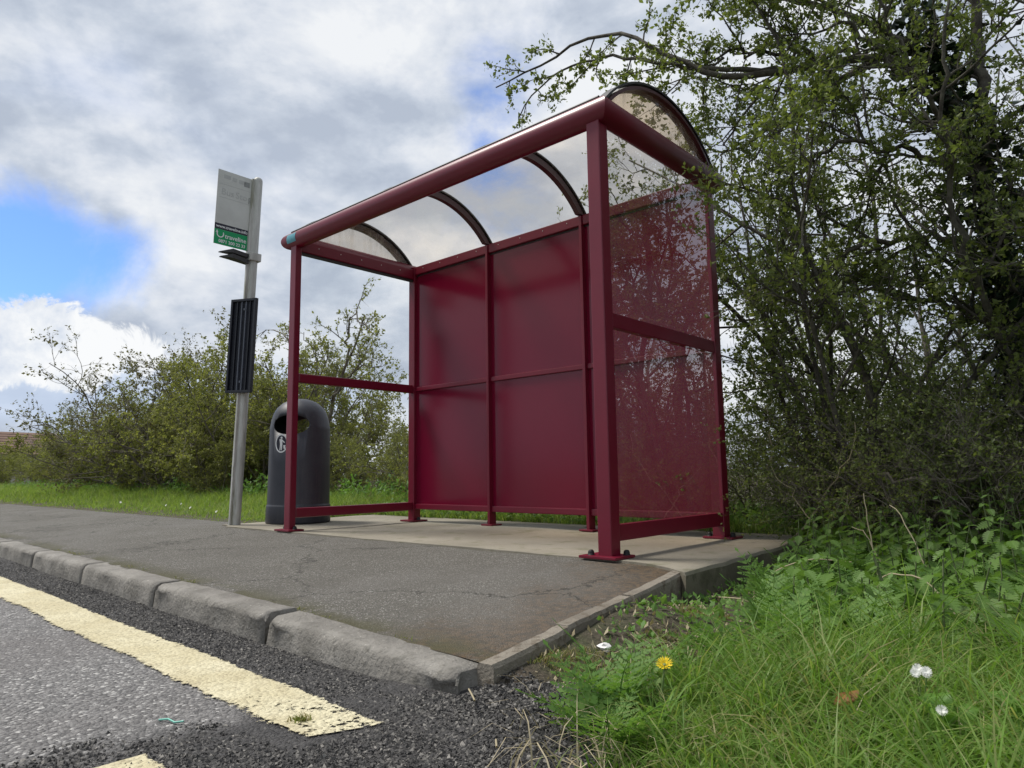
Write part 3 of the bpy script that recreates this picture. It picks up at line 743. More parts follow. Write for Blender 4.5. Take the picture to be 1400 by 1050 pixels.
# ------------------------------------------------------------------ litter bin
BC = (-3.57, .56, .006)
lb = tag(empty('litter_bin', BC), 'dark grey domed litter bin with side apertures behind left front post', 'litter bin')
prof = [(.0, 1.052), (.05, 1.049), (.10, 1.036), (.15, 1.010), (.195, .968), (.222, .920), (.238, .865), (.246, .815), (.250, .800), (.2505, .78), (.253, .5), (.256, .16), (.2565, .150), (.262, .146), (.263, .138), (.266, .01), (.262, .0)]
inner = [(r - .014 if r > .03 else 0, z - (.012 if z > .9 else 0)) for r, z in prof[:-1]]
allp = prof + [(.24, .0)] + [(r, max(z, .012)) for r, z in reversed(inner)]
body = lathe('body', allp, 64, M['bin']); body.materials.append(M['bin_in'])
body_o = mobj('body', body, lb)
# aperture: an oval tunnel cut right through
ang = R(-31 - 21)
bm = bmesh.new(); n = 28; rings = []
for xx in (-.5, .5):
    rings.append([bm.verts.new((xx, .152 * math.copysign(abs(math.cos(2 * math.pi * i / n)) ** .85, math.cos(2 * math.pi * i / n)), .815 + .082 * math.sin(2 * math.pi * i / n))) for i in range(n)])
bm.faces.new(rings[0]); bm.faces.new(list(reversed(rings[1])))
for i in range(n): bm.faces.new((rings[0][i], rings[1][i], rings[1][(i + 1) % n], rings[0][(i + 1) % n]))
cme = bm_mesh('cut', bm, None); cut = bpy.data.objects.new('cut', cme); COL.objects.link(cut)
cut.matrix_world = Matrix.Translation(BC) @ Matrix.Rotation(ang, 4, 'Z')
bo = body_o.modifiers.new('b', 'BOOLEAN'); bo.object = cut; bo.operation = 'DIFFERENCE'; bo.solver = 'EXACT'
bpy.context.view_layer.update(); dg = bpy.context.evaluated_depsgraph_get()
nm = bpy.data.meshes.new_from_object(body_o.evaluated_get(dg)); body_o.modifiers.clear(); body_o.data = nm; nm.name = 'body'
bpy.data.objects.remove(cut)
for p in nm.polygons:
    c = p.center; n_ = p.normal
    p.use_smooth = True
    if c.x * n_.x + c.y * n_.y < -.02 and math.hypot(c.x, c.y) < .252: p.material_index = 1 if len(nm.materials) > 1 else 0
# lid seam ring
P = [[.2515 * math.cos(2 * math.pi * i / 48), .2515 * math.sin(2 * math.pi * i / 48), .152] for i in range(49)]
# white oval emblem of a figure dropping litter
def on_bin(u, v, off=.002):
    a = ang - .26 + u / .255; r = .2535 + off; return (r * math.cos(a), r * math.sin(a), .66 + v)
em = empty('emblem', (0, 0, 0), (0, 0, 0), lb)
def patch(name, pts, m, off):
    bm = bmesh.new(); f = bm.faces.new([bm.verts.new((u, v, 0)) for u, v in pts]); bmesh.ops.triangulate(bm, faces=[f])
    bmesh.ops.subdivide_edges(bm, edges=[e for e in bm.edges], cuts=2, use_grid_fill=True)
    for v in bm.verts: v.co = on_bin(v.co.x, v.co.y, off)
    return mobj(name, bm_mesh(name, bm, m), em)
oval = lambda a, b, n=28: [(a * math.cos(2 * math.pi * i / n), b * math.sin(2 * math.pi * i / n)) for i in range(n)]
patch('emblem_disc', oval(.062, .078), M['white'], .0015)
patch('emblem_field', oval(.050, .066), M['navy'], .003)
patch('figure_head', [(u + .004, v + .046) for u, v in oval(.010, .010, 12)], M['white'], .0045)
patch('figure_body', [(-.016, .034), (.010, .034), (.014, -.004), (.010, -.058), (.002, -.058), (.001, -.012), (-.005, -.058), (-.013, -.058), (-.010, -.004)], M['white'], .0045)
patch('figure_arm', [(.010, .033), (.036, .008), (.032, .002), (.008, .020)], M['white'], .0047)
patch('figure_basket', [(.022, -.016), (.042, -.016), (.038, -.046), (.026, -.046)], M['white'], .0045)

# ------------------------------------------------------------------ plants: growth machinery
def unit(v): return v / (np.linalg.norm(v, axis=-1, keepdims=True) + 1e-9)
def grow(rng, st, dr, ln, S, wob, trop):
    P = [st]; d = dr.copy()
    for i in range(S):
        d = unit(d + rng.normal(0, wob, d.shape) + np.asarray(trop) / S)
        P.append(P[-1] + d * (ln / S)[:, None])
    return np.stack(P, 1)
def resample(P, r, nchild, rng, t0=.15, t1=1.0, ang=(.6, .25)):
    """child starts on paths P (N,S+1,3) with radii r (N,S+1)"""
    N, S1, _ = P.shape; S = S1 - 1
    t = (t0 + (t1 - t0) * (np.arange(nchild)[None] + rng.random((N, nchild))) / nchild) * S * .999
    i = np.floor(t).astype(int); f = (t - i)[..., None]; rows = np.arange(N)[:, None]
    a, b = P[rows, i], P[rows, i + 1]
    st = (a + (b - a) * f).reshape(-1, 3); tg = unit(b - a).reshape(-1, 3)
    rr = (r[rows, i] * (1 - f[..., 0]) + r[rows, i + 1] * f[..., 0]).reshape(-1)
    rnd = rng.normal(0, 1, st.shape); perp = unit(rnd - (rnd * tg).sum(1, keepdims=True) * tg)
    th = rng.normal(ang[0], ang[1], len(st))[:, None]
    return st, unit(tg * np.cos(th) + perp * np.sin(th)), rr, (t / S).reshape(-1)
def taper(r0, r1, S): return r0[:, None] + (r1[:, None] - r0[:, None]) * np.linspace(0, 1, S + 1)[None]
def leaves_on(P, per, rng, size, spread, up=.35, t0=.1, cluster=3):
    N, S1, _ = P.shape; S = S1 - 1
    t = (t0 + (1 - t0) * rng.random((N, per))) * S * .999; i = np.floor(t).astype(int); f = (t - i)[..., None]; rows = np.arange(N)[:, None]
    c = (P[rows, i] * (1 - f) + P[rows, i + 1] * f).reshape(-1, 3)
    c = np.repeat(c, cluster, 0) + rng.normal(0, spread, (len(c) * cluster, 3))
    return c
def leaf_mesh(name, c, rng, size, m, up=.4, wide=.62):
    n = len(c); d = unit(rng.normal(0, 1, (n, 3)) + np.array([0, 0, up * .4]))
    q = rng.normal(0, 1, (n, 3)) + np.array([0, 0, up * 2]); nn = unit(q - (q * d).sum(1, keepdims=True) * d); s = np.cross(d, nn)
    sz = size * (.45 + 1.0 * rng.random(n) ** 1.5)[:, None]
    V = np.stack([c, c + d * sz * .5 + s * sz * wide * .5 - nn * sz * .10, c + d * sz, c + d * sz * .5 - s * sz * wide * .5 - nn * sz * .10], 1).reshape(-1, 3)
    return fastmesh(name, V, np.arange(4 * n).reshape(n, 4), m)
def in_shelter(p):
    """points that would poke into the shelter's own space"""
    x, y, z = p[..., 0], p[..., 1], p[..., 2]
    wall = (x > -3.0) & (x < .09) & (y > -.1) & (y < D + .14) & (z < 2.28)
    ry = np.abs(y - AC_Y); roof = (x > -3.0) & (x < .09) & (ry < .72) & (z < AC_Z + np.sqrt(np.maximum(0, .84 ** 2 - ry ** 2))) & (z > 2.1)
    return wall | roof
def make_tree(name, rng, P0, R0, spec, leaf, barkm, leafm, leaf_size, keep=None, world=(0, 0, 0), k0=7, extra=None):
    """P0 (N,S,3) main limbs in local coordinates; spec: list of dicts, one per further order"""
    levels = [(P0, R0)]; P, Rr = P0, R0; off = np.array(world)
    for sp in spec:
        st, dr, rr, t = resample(P, Rr, sp['n'], rng, sp.get('t0', .15), 1.0, sp.get('ang', (.7, .25)))
        ln = sp['len'] * (.55 + .8 * rng.random(len(st))) * (1.15 - .55 * t)
        Pn = grow(rng, st, unit(dr + np.array(sp.get('bias', (0, 0, 0)))), ln, sp['S'], sp.get('wob', .16), sp.get('trop', (0, 0, .1)))
        r0 = np.minimum(rr * .75, sp['r']); Rn = taper(r0, r0 * .35, sp['S'])
        if keep is not None:
            ok = keep(Pn + off).all(1); Pn, Rn = Pn[ok], Rn[ok]
        levels.append((Pn, Rn)); P, Rr = Pn, Rn
    Vs = []; Fs = []; o = 0
    for i, (Pn, Rn) in enumerate(levels):
        if len(Pn) == 0: continue
        V, F = tubes(Pn, Rn, k0 if i == 0 else 5 if i == 1 else 3); Vs.append(V); Fs.append(F + o); o += len(V)
    br = fastmesh(name + '_branches', np.concatenate(Vs), np.concatenate(Fs), barkm, True)
    c = leaves_on(levels[-1][0], leaf['per'], rng, leaf_size, leaf['spread'], cluster=leaf.get('cluster', 3))
    if leaf.get('per2'): c = np.concatenate([c, leaves_on(levels[-2][0], leaf['per2'], rng, leaf_size, leaf['spread'], cluster=leaf.get('cluster', 3))])
    if keep is not None: c = c[keep(c + off)]
    lf = leaf_mesh(name + '_leaves', c, rng, leaf_size, leafm)
    return br, lf
def plant_thing(name, br, lf, loc, rotz, label, cat, group=None, scl=1.0, bname='branches', lname='crown'):
    t = tag(empty(name, loc, (0, 0, rotz)), label, cat, group); t.scale = (scl, scl, scl) if np.isscalar(scl) else scl
    mobj(bname, br, t); mobj(lname, lf, t); return t
def limb(pts, S, rng, jit=.03):
    """polyline through control points, resampled to S+1 points with a little jitter"""
    p = np.array(pts, float); seg = np.linalg.norm(np.diff(p, axis=0), axis=1); cum = np.concatenate([[0], np.cumsum(seg)]); u = np.linspace(0, cum[-1], S + 1)
    # Catmull-Rom style smoothing by dense linear sampling then averaging
    d = np.linspace(0, cum[-1], S * 8 + 1); q = np.stack([np.interp(d, cum, p[:, i]) for i in range(3)], 1)
    for _ in range(14): q[1:-1] = (q[:-2] + q[1:-1] * 2 + q[2:]) / 4
    out = np.stack([np.interp(u, d, q[:, i]) for i in range(3)], 1)
    j = rng.normal(0, jit, out.shape); j[0] = 0; return out + j
def stems(rng, n, h, spread, lean, S, r0, base=.25, wob=.14, trop=(0, 0, .25)):
    a = rng.random(n) * 2 * math.pi; b = base * np.sqrt(rng.random(n))
    st = np.stack([b * np.cos(a), b * np.sin(a), np.full(n, -.05)], 1)
    dr = unit(np.stack([np.cos(a) * spread * rng.random(n) + lean[0], np.sin(a) * spread * rng.random(n) + lean[1], np.ones(n)], 1))
    P = grow(rng, st, dr, h * (.7 + .5 * rng.random(n)), S, wob, trop); r = r0 * (.6 + .7 * rng.random(n)); return P, taper(r, r * .25, S)
not_in_shelter = lambda p: ~in_shelter(p)

#---VEG---
# ------------------------------------------------------------------ right-hand trees
HAW = [dict(n=9, len=.95, S=6, r=.016, t0=.12, ang=(.75, .3), wob=.17, trop=(0, 0, .10)),
       dict(n=8, len=.42, S=5, r=.0065, t0=.10, ang=(.75, .3), wob=.2, trop=(0, 0, .05)),
       dict(n=5, len=.17, S=3, r=.003, t0=.15, ang=(.8, .3), wob=.2, trop=(0, 0, .1))]
LEAF = dict(per=4, spread=.013, cluster=5, per2=3)
# old tree at the right edge: leaning trunk, a limb that arches over and comes down again, long arms over the roof
rng = np.random.default_rng(101); TB = np.array([1.46, 2.0, 0.0])
limbs = [([(1.46, 2.0, -.1), (1.42, 1.95, .6), (1.38, 1.9, 1.26), (1.30, 1.9, 1.9), (1.22, 1.9, 2.42), (1.17, 1.9, 2.70), (.98, 1.88, 2.98), (.78, 1.85, 2.93), (.58, 1.8, 2.80), (.30, 1.72, 2.66), (.02, 1.65, 2.55)], .062, .014),
         ([(1.30, 1.9, 1.9), (1.36, 1.95, 2.5), (1.34, 1.95, 3.05), (1.22, 1.9, 3.6), (1.05, 1.8, 4.2)], .045, .012),
         ([(1.38, 1.9, 1.3), (1.65, 2.0, 1.9), (1.9, 2.1, 2.6), (2.1, 2.1, 3.4), (2.15, 2.0, 4.2)], .045, .012),
         ([(1.20, 1.9, 2.6), (.90, 1.7, 2.85), (.55, 1.4, 2.78), (.17, 1.1, 2.74), (-.10, 1.02, 2.94), (-.47, .98, 3.28), (-.75, .98, 3.36), (-.98, .97, 3.33), (-1.28, .95, 3.30), (-1.56, .93, 3.30)], .028, .005),
         ([(.55, 1.4, 2.78), (.16, 1.12, 2.80), (-.26, 1.0, 2.98), (-.52, 1.0, 3.14), (-.78, 1.0, 3.22), (-1.02, .98, 3.22), (-1.22, .96, 3.12), (-1.36, .95, 3.00)], .018, .004),
         ([(1.05, 1.85, 2.9), (.70, 1.5, 3.15), (.30, 1.25, 3.30), (-.10, 1.1, 3.55), (-.50, 1.0, 3.75)], .02, .005),
         ([(1.36, 1.9, 1.5), (1.05, 1.7, 1.72), (.75, 1.55, 1.68), (.45, 1.5, 1.52), (.22, 1.5, 1.44)], .024, .006),
         ([(1.40, 1.92, 1.1), (1.1, 1.7, 1.30), (.8, 1.6, 1.42), (.5, 1.55, 1.40), (.3, 1.5, 1.22)], .02, .005),
         ([(1.30, 1.9, 2.0), (1.0, 1.6, 2.2), (.7, 1.4, 2.25), (.42, 1.3, 2.12), (.2, 1.25, 1.95)], .02, .005),
         ([(1.42, 1.9, .8), (1.3, 1.5, 1.2), (1.25, 1.2, 1.75), (1.3, 1.0, 2.3), (1.4, .9, 2.8)], .022, .005),
         ([(1.0, 1.85, 2.95), (.62, 1.55, 2.90), (.30, 1.35, 2.72), (.14, 1.2, 2.45), (.12, 1.1, 2.15)], .016, .004),
         ([(.62, 1.55, 2.90), (.25, 1.25, 2.95), (.02, 1.05, 2.85), (-.08, .95, 2.68)], .014, .004),
         ([(.90, 1.7, 2.85), (.60, 1.40, 2.6), (.38, 1.2, 2.35), (.25, 1.05, 2.05)], .014, .004),
         ([(1.22, 1.9, 2.42), (.95, 1.5, 2.75), (.72, 1.2, 3.0), (.45, 1.0, 3.2), (.2, .9, 3.5)], .018, .004),
         ([(1.30, 1.9, 2.0), (1.15, 1.4, 2.4), (1.05, 1.1, 2.75), (.95, .9, 3.2)], .018, .004),
         ([(1.40, 1.9, 1.0), (1.6, 1.5, 1.3), (1.75, 1.1, 1.6), (1.9, .9, 2.2)], .02, .005)]
P0 = np.stack([limb(p, 24, rng, .016 if p[-1][0] > -.3 else .007) for p, a, b in limbs]) - TB
R0 = np.stack([np.linspace(a, b, 25) for p, a, b in limbs])
reach = np.array([p[-1][0] < -.3 for p, a, b in limbs])          # the long arms over the roof are thinly leaved
br, lf = make_tree('old_hawthorn', rng, P0[~reach], R0[~reach], [dict(HAW[0], n=9, len=.55, r=.010), dict(HAW[1], n=6, len=.28), dict(HAW[2], n=4, len=.12)], dict(LEAF, per=2, per2=2), M['bark'], M['leaf_haw'], .030, not_in_shelter, TB)
old = plant_thing('hawthorn_tree', br, lf, TB, 0, 'old hawthorn with ivy-clad trunk at right edge, arms reaching over shelter roof', 'tree', 'hawthorns beside the shelter')
br, lf = make_tree('old_hawthorn_arms', rng, P0[reach], R0[reach], [dict(HAW[0], n=10, len=.34, r=.006, t0=.3, ang=(.9, .3), trop=(0, 0, -.15)), dict(HAW[1], n=4, len=.13, r=.003)], dict(LEAF, per=4, per2=4), M['bark'], M['leaf_haw'], .032, not_in_shelter, TB)
mobj('overhanging_arms', br, old); mobj('arm_leaves', lf, old)
# ivy round that trunk and its crook
c = []
for p, n, w in (((1.41, 1.93, .9), 500, .16), ((1.37, 1.9, 1.5), 700, .17), ((1.28, 1.9, 2.1), 500, .15), ((1.16, 1.86, 2.70), 420, .13), ((1.02, 1.9, 3.05), 420, .17), ((1.75, 2.1, 2.2), 500, .22), ((1.50, 2.3, 1.7), 700, .28)):
    c.append(np.array(p) + rng.normal(0, 1, (n, 3)) * np.array([w * .55, w * .55, w * 1.3]))
c = np.concatenate(c) - TB
iv = empty('ivy', TB); tag(iv, 'dark ivy climbing the trunk of the old hawthorn', 'ivy')
mobj('foliage', leaf_mesh('ivy_leaves', c, rng, .062, M['leaf_ivy'], .8, .85), iv)
vine = np.stack([limb([(1.44 + .05 * math.cos(a), 1.97 + .05 * math.sin(a), -.05), (1.39 + .07 * math.cos(a + 1), 1.92 + .07 * math.sin(a + 1), 1.0), (1.30 + .06 * math.cos(a + 2), 1.9 + .06 * math.sin(a + 2), 1.9), (1.20, 1.9, 2.55)], 14, rng, .012) for a in (0, 2, 4)]) - TB
V, F = tubes(vine, np.full(vine.shape[:2], .011), 5); mobj('vine', fastmesh('vine', V, F, M['bark'], True), iv)

# thicket of slender many-stemmed hawthorns behind and right of the shelter
def thicket(seed, n, h, spread, lean, leafm=M['leaf_haw'], barkm=M['bark'], size=.030, world=None, n1=9, n2=6, n3=4, per=2, base=.35, l1=.8, keep=True, r0=.022):
    rng = np.random.default_rng(seed); P, Rr = stems(rng, n, h, spread, lean, 12, r0, base, .15, (0, 0, .12))
    kp = None
    if keep and world is not None:
        kp = not_in_shelter; ok = kp(P + np.array(world)).all(1); P, Rr = P[ok], Rr[ok]
    return make_tree('thicket', rng, P, Rr, [dict(HAW[0], n=n1, len=l1, r=.010), dict(HAW[1], n=n2, len=.36, r=.005), dict(HAW[2], n=n3)], dict(LEAF, per=per, per2=per), barkm, leafm, size, kp, world if world is not None else (0, 0, 0), k0=6)
wA = (.42, 2.05, 0); bA, lA = thicket(7, 11, 3.3, .55, (.05, -.05), world=wA)
plant_thing('hawthorn_tree', bA, lA, wA, 0, 'slender many-stemmed hawthorn close behind the right rear post of the shelter', 'tree', 'hawthorns beside the shelter')
wB = (.95, 2.9, 0); bB, lB = thicket(8, 9, 4.2, .7, (0, 0), world=wB, l1=.95, n2=5, per=1)
plant_thing('hawthorn_tree', bB, lB, wB, 0, 'tall tangled hawthorn further back, between rear post and ivy-clad trunk', 'tree', 'hawthorns beside the shelter')
bC, lC = thicket(9, 9, 4.0, .7, (0, 0), l1=.95, n2=5)
bD, lD = thicket(10, 8, 4.2, .7, (0, 0), l1=.9, n1=7, n2=4, n3=3, per=1)
for i, (x, y, rz, sc, lab) in enumerate([
        (-.30, 3.9, 1.0, .80, 'hawthorn deep behind the shelter, seen just right of the rear post'),
        (1.75, 4.0, 3.9, 1.0, 'hawthorn in the back row behind the ivy-clad trunk'),
        (2.55, 2.9, 5.1, 1.0, 'hawthorn right of the ivy-clad trunk, mirrored in the side pane'),
        (3.5, 2.2, .4, .95, 'hawthorn beyond the right edge, mirrored in the side pane'),
        (5.2, 3.2, 2.0, 1.0, 'rightmost hawthorn of the roadside hedge')]):
    plant_thing('hawthorn_tree', bC if x < 1 else bD, lC if x < 1 else lD, (x, y, 0), rz, lab, 'tree', 'hawthorns beside the shelter', sc)
# low brambly undergrowth in front of the hawthorns
bU, lU = thicket(12, 18, 1.0, 1.3, (0, 0), n1=8, n2=6, n3=3, per=1, l1=.5, base=.5, r0=.008, keep=False, size=.022, barkm=M['bark_pale'])
for i, (x, y, rz, sc, lab) in enumerate([(.62, 1.75, 0, .8, 'low bramble tangle beside the back corner of the slab'), (1.3, 1.65, 2, .8, 'low bramble tangle at the foot of the ivy-clad trunk'), (1.0, 2.5, 4, 1.1, 'low bramble tangle deep between the hawthorns'), (2.0, 1.9, 1, .9, 'low bramble tangle right of the ivy-clad trunk'), (-.2, 2.6, 3, .9, 'low bramble tangle behind the right rear post'), (.1, 3.3, 5, 1.1, 'low bramble tangle in the back row of the hawthorns'), (1.6, 3.2, 2.5, 1.2, 'low bramble tangle behind the ivy-clad trunk')]):
    plant_thing('bramble', bU, lU, (x, y, -.02), rz, lab, 'bramble', 'brambles under the hawthorns', sc)
# dead pale branches lying in the thicket
rng = np.random.default_rng(55)
for pts, r, lab in (([(.30, 1.45, .02), (.62, 1.35, .38), (.70, 1.32, .62)], .006, 'pale dead stalk slanting up from the slab corner'),
                    ([(.75, 1.3, .36), (1.05, 1.3, .33), (1.25, 1.32, .36), (1.33, 1.35, .50), (1.2, 1.4, .58)], .012, 'pale crooked dead branch low at the right'),
                    ([(.16, 1.5, .35), (.20, 1.4, .85), (.10, 1.35, 1.12)], .005, 'pale dead twig upright beside the right rear post'),
                    ([(.5, 1.3, .0), (.36, 1.3, .25), (.22, 1.34, .40)], .005, 'pale dead twig leaning toward the rear post foot')):
    P = limb(pts, 12, rng, .012); o = path_tube('dead_branch', P - P[0], list(np.linspace(r, r * .4, 13)), 6, M['straw' if r < .01 else 'bark_pale']); o.location = P[0]
    tag(o, lab, 'branch', 'dead branches by the shelter')

# ------------------------------------------------------------------ left-hand hedge
def shrub(seed, n, h, leafm, barkm=M['bark_pale'], size=.04, per=3, n1=8, n2=7, n3=4, spread=.9, l1=.7):
    n2 = 6
    return thicket(seed, n, h, spread, (0, 0), leafm, barkm, size, None, n1, n2, n3, per, .5, l1, False, .02)
hA = shrub(21, 16, 1.9, M['leaf_hedge'], l1=.65, per=2)
hB = shrub(22, 16, 2.2, M['leaf_hedge'], l1=.7, per=2)
hC = shrub(23, 14, 2.4, M['leaf_brown'], M['bark_pale'], per=1, n3=3, l1=.8)
G = 'hedge shrubs along the left verge'
HS = [(hB, -8.9, 3.9, 0.3, 1.10, 'green hedge shrub directly behind the bus stop pole'),
      (hA, -10.4, 3.9, 1.2, 1.25, 'yellow-green hedge shrub left of the timetable case'),
      (hB, -11.9, 4.2, 2.2, 1.25, 'tall leafy hedge shrub at the crest of the left hedge'),
      (hC, -13.0, 3.9, 2.0, 1.38, 'thin reddish hedge shrub arching over the left hedge'),
      (hC, -15.2, 4.2, 4.0, 1.40, 'twiggy shrub with drooping arms at the left shoulder of the hedge'),
      (hA, -13.6, 3.5, 3.3, 1.12, 'rounded hedge shrub in front of the reddish one'),
      (hA, -16.0, 4.1, 4.4, 1.22, 'green hedge shrub at the left shoulder of the hedge'),
      (hB, -18.2, 4.4, 5.0, 1.0, 'lower hedge shrub left of the twiggy shoulder'),
      (hA, -20.6, 4.6, .8, .98, 'low hedge shrub near the far house roof'),
      (hB, -23.2, 4.8, 1.9, .85, 'low hedge shrub in front of the far house'),
      (hA, -26.0, 5.0, 2.7, .80, 'far hedge shrub at the left edge'),
      (hB, -29.5, 5.4, 3.7, .72, 'farthest hedge shrub at the left edge'),
      (hA, -33.0, 4.5, 1.1, .80, 'hedge shrub below the far brown roof'),
      (hB, -37.0, 5.2, 2.1, .85, 'last hedge shrub before the far house'),
      (hA, -7.6, 3.6, 5.6, .50, 'low hedge shrub behind the litter bin'),
      (hB, -6.5, 3.6, 4.9, .44, 'low hedge shrub seen through the open left side'),
      (hA, -5.4, 3.6, 2.9, .52, 'hedge shrub behind the left rear corner post'),
      (hB, -4.4, 3.4, 1.7, .62, 'hedge shrub just behind the left half of the back wall'),
      (hA, -3.2, 3.3, .6, .62, 'hedge shrub behind the middle of the back wall'),
      (hB, -2.0, 3.4, 2.3, .62, 'hedge shrub behind the right half of the back wall'),
      (hA, -10.0, 3.0, 3.1, .60, 'low bushy shrub at the foot of the hedge near the pole')]
for (b, l), x, y, rz, sc, lab in HS:
    plant_thing('hedge_shrub', b, l, (x, y, float(verge_z(x, y)) - .02), rz, lab, 'shrub', G, sc)
# open-crowned small tree seen through the left side of the shelter
rng = np.random.default_rng(77); TB = np.array([-7.95, 3.55, 0.])
limbs = [([(-7.95, 3.55, -.1), (-7.85, 3.5, .7), (-7.55, 3.5, 1.5), (-7.15, 3.5, 2.05), (-6.85, 3.45, 2.45), (-6.6, 3.4, 2.66)], .05, .01),
         ([(-7.5, 3.5, 1.55), (-7.1, 3.45, 1.85), (-6.6, 3.4, 1.98), (-6.2, 3.4, 1.9)], .022, .006),
         ([(-7.15, 3.5, 2.05), (-7.0, 3.4, 2.5), (-6.75, 3.3, 2.72), (-6.4, 3.3, 2.62), (-6.15, 3.3, 2.35)], .02, .005),
         ([(-7.8, 3.5, .9), (-8.2, 3.5, 1.7), (-8.6, 3.5, 2.3), (-8.85, 3.5, 2.75), (-9.3, 3.4, 3.0), (-9.7, 3.4, 2.85)], .03, .006),
         ([(-7.7, 3.5, 1.1), (-7.9, 3.5, 1.9), (-8.0, 3.45, 2.4), (-8.25, 3.4, 2.7)], .022, .005)]
P0 = np.stack([limb(p, 12, rng, .03) for p, a, b in limbs]) - TB; R0 = np.stack([np.linspace(a, b, 13) for p, a, b in limbs])
br, lf = make_tree('open_tree', rng, P0, R0, [dict(HAW[0], n=7, len=.5, r=.010), dict(HAW[1], n=5, len=.26), dict(HAW[2], n=3)], dict(LEAF, per=1, per2=1), M['bark_pale'], M['leaf_hedge'], .04)
plant_thing('hedge_tree', br, lf, TB, 0, 'small open-crowned tree with arching branches seen through the left side', 'tree')
# far bare tree by the house
rng = np.random.default_rng(5); P, Rr = stems(rng, 9, 4.2, .8, (0, 0), 8, .10, .4)
br, lf = make_tree('far_tree', rng, P, Rr, [dict(n=9, len=2.0, S=5, r=.05, wob=.16), dict(n=7, len=1.0, S=4, r=.028), dict(n=4, len=.45, S=3, r=.016)], dict(per=1, spread=.03, cluster=1), M['bark_far'], M['leaf_brown'], .07)
plant_thing('far_tree', br, lf, (-66, 17.5, -.3), 0, 'pale bare tree standing beside the far brown roof', 'tree', scl=1.05)

# ------------------------------------------------------------------ far house
hs = tag(empty('house', (-76, 12.0, .0), (0, 0, R(12))), 'far bungalow with brown tiled roof behind the hedge at the left edge', 'house')
hw, hd, hh, rh = 6.5, 4.0, 2.5, 2.2
bm = bmesh.new(); box_bm(bm, -hd, hd, -hw, hw, 0, hh); mobj('wall', bm_mesh('wall', bm, M['house_wall']), hs)
V = [(-hd - .4, -hw - .3, hh), (hd + .4, -hw - .3, hh), (hd + .4, hw + .3, hh), (-hd - .4, hw + .3, hh), (0, -hw - .3, hh + rh), (0, hw + .3, hh + rh)]
rf = mobj('roof', mesh('roof', V, [(0, 1, 4), (1, 2, 5, 4), (2, 3, 5), (3, 0, 4, 5), (0, 3, 2, 1)], M['tile']), hs)
for k in range(9):
    u0 = k / 9; V = []
    for u, dz in ((u0, .05), (u0 + .118, .09)):
        for yy in (-hw - .32, hw + .32): V.append(((hd + .43) * (1 - (1 - u)) if False else (hd + .43) * u, yy, hh + rh - (rh) * u + dz))
    mobj('tile_course', mesh('tile_course', V, [(0, 1, 3, 2)], M['tile']), rf)
ch = mobj('chimney', None, hs) if False else boxobj('chimney', (-.4, .4, -.2, .9, hh + rh - .4, hh + rh + 1.3), M['brick'], rf, .02)
for yy in (-3.6, 0, 3.4):
    w = boxobj('window', (hd - .05, hd + .04, yy - .8, yy + .8, .9, 2.0), M['white'], hs, .01)
    for q in (-.4, .4): boxobj('pane', (hd + .02, hd + .045, yy + q - .34, yy + q + .34, .97, 1.93), M['pane'], w, 0)

# ------------------------------------------------------------------ grass and ground plants
def blades(name, x, y, z, rng, h, w, m, bend=.6, S=3, tilt=.35):
    n = len(x); a = rng.random(n) * 2 * math.pi; hh = h * (.55 + .8 * rng.random(n)); b = bend * (.3 + rng.random(n)); t0 = tilt * rng.random(n)
    ca, sa = np.cos(a), np.sin(a); wob = rng.random(n) * 2 * math.pi
    V = np.zeros((n, S + 1, 2, 3))
    for i in range(S + 1):
        u = i / S; ang = t0 + b * u * u; rad = hh * u * np.sin(ang * .8 + .05); zz_ = hh * u * np.cos(ang * .85)
        ww = w * (1 - u * .93) * (.7 + .6 * rng.random(n)) * .5
        for s, sg_ in ((0, -1), (1, 1)):
            V[:, i, s, 0] = x + ca * rad - sg_ * ww * np.sin(wob); V[:, i, s, 1] = y + sa * rad + sg_ * ww * np.cos(wob); V[:, i, s, 2] = z + zz_
    idx = np.arange(n * (S + 1) * 2).reshape(n, S + 1, 2)
    F = np.stack([idx[:, :-1, 0], idx[:, :-1, 1], idx[:, 1:, 1], idx[:, 1:, 0]], -1).reshape(-1, 4)
    return fastmesh(name, V.reshape(-1, 3), F, m, True)
rng = np.random.default_rng(31)
def xb(y): return np.interp(y, [-1.7, -1.45, -1.25, -1.0, -.6, 0, .6, 1.2], [1.06, .92, .80, .80, .86, .82, .72, .62])
n = 90000; x = .55 + rng.random(n) * 2.1; y = -1.75 + rng.random(n) * 1.75
dn = vnoise(x, y, 3.0, 6); din = x - xb(y) + .12 * dn
near = np.clip((y + 1.0) / .5, 0, 1)
keep = (din > 0) & (rng.random(n) < np.clip(din * 5, .12, 1) * (1 - .88 * near)) & (rng.random(n) < np.clip((y + 1.75) / .25 + (x - 1.2) * 2, .1, 1))
x, y, din = x[keep], y[keep], din[keep]
z = np.where(y < -1.40, np.minimum(verge_z(x, y), ZR - .004 + (y + 1.62) * .06), verge_z(x, y))
tuft = (.55 + .75 * vnoise(x, y, 5.0, 12) ** 2) * (.7 + .6 * rng.random(len(x)))
hgt = (.05 + .155 * np.clip(din * 2.2, 0, 1)) * tuft
tag(mobj('grass', blades('grass', x, y, z - .006, rng, hgt, .0068, M['grass'], 1.0, 4, .55)), 'lush long green grass on the verge at lower right', 'grass', kind='stuff')
n = 3200; x = .95 + rng.random(n) * 1.3; y = -1.6 + rng.random(n) * 1.05; k = (x > xb(y) + .12 + .1 * rng.random(n)) & (vnoise(x, y, 4, 3) > -.25); x, y = x[k], y[k]
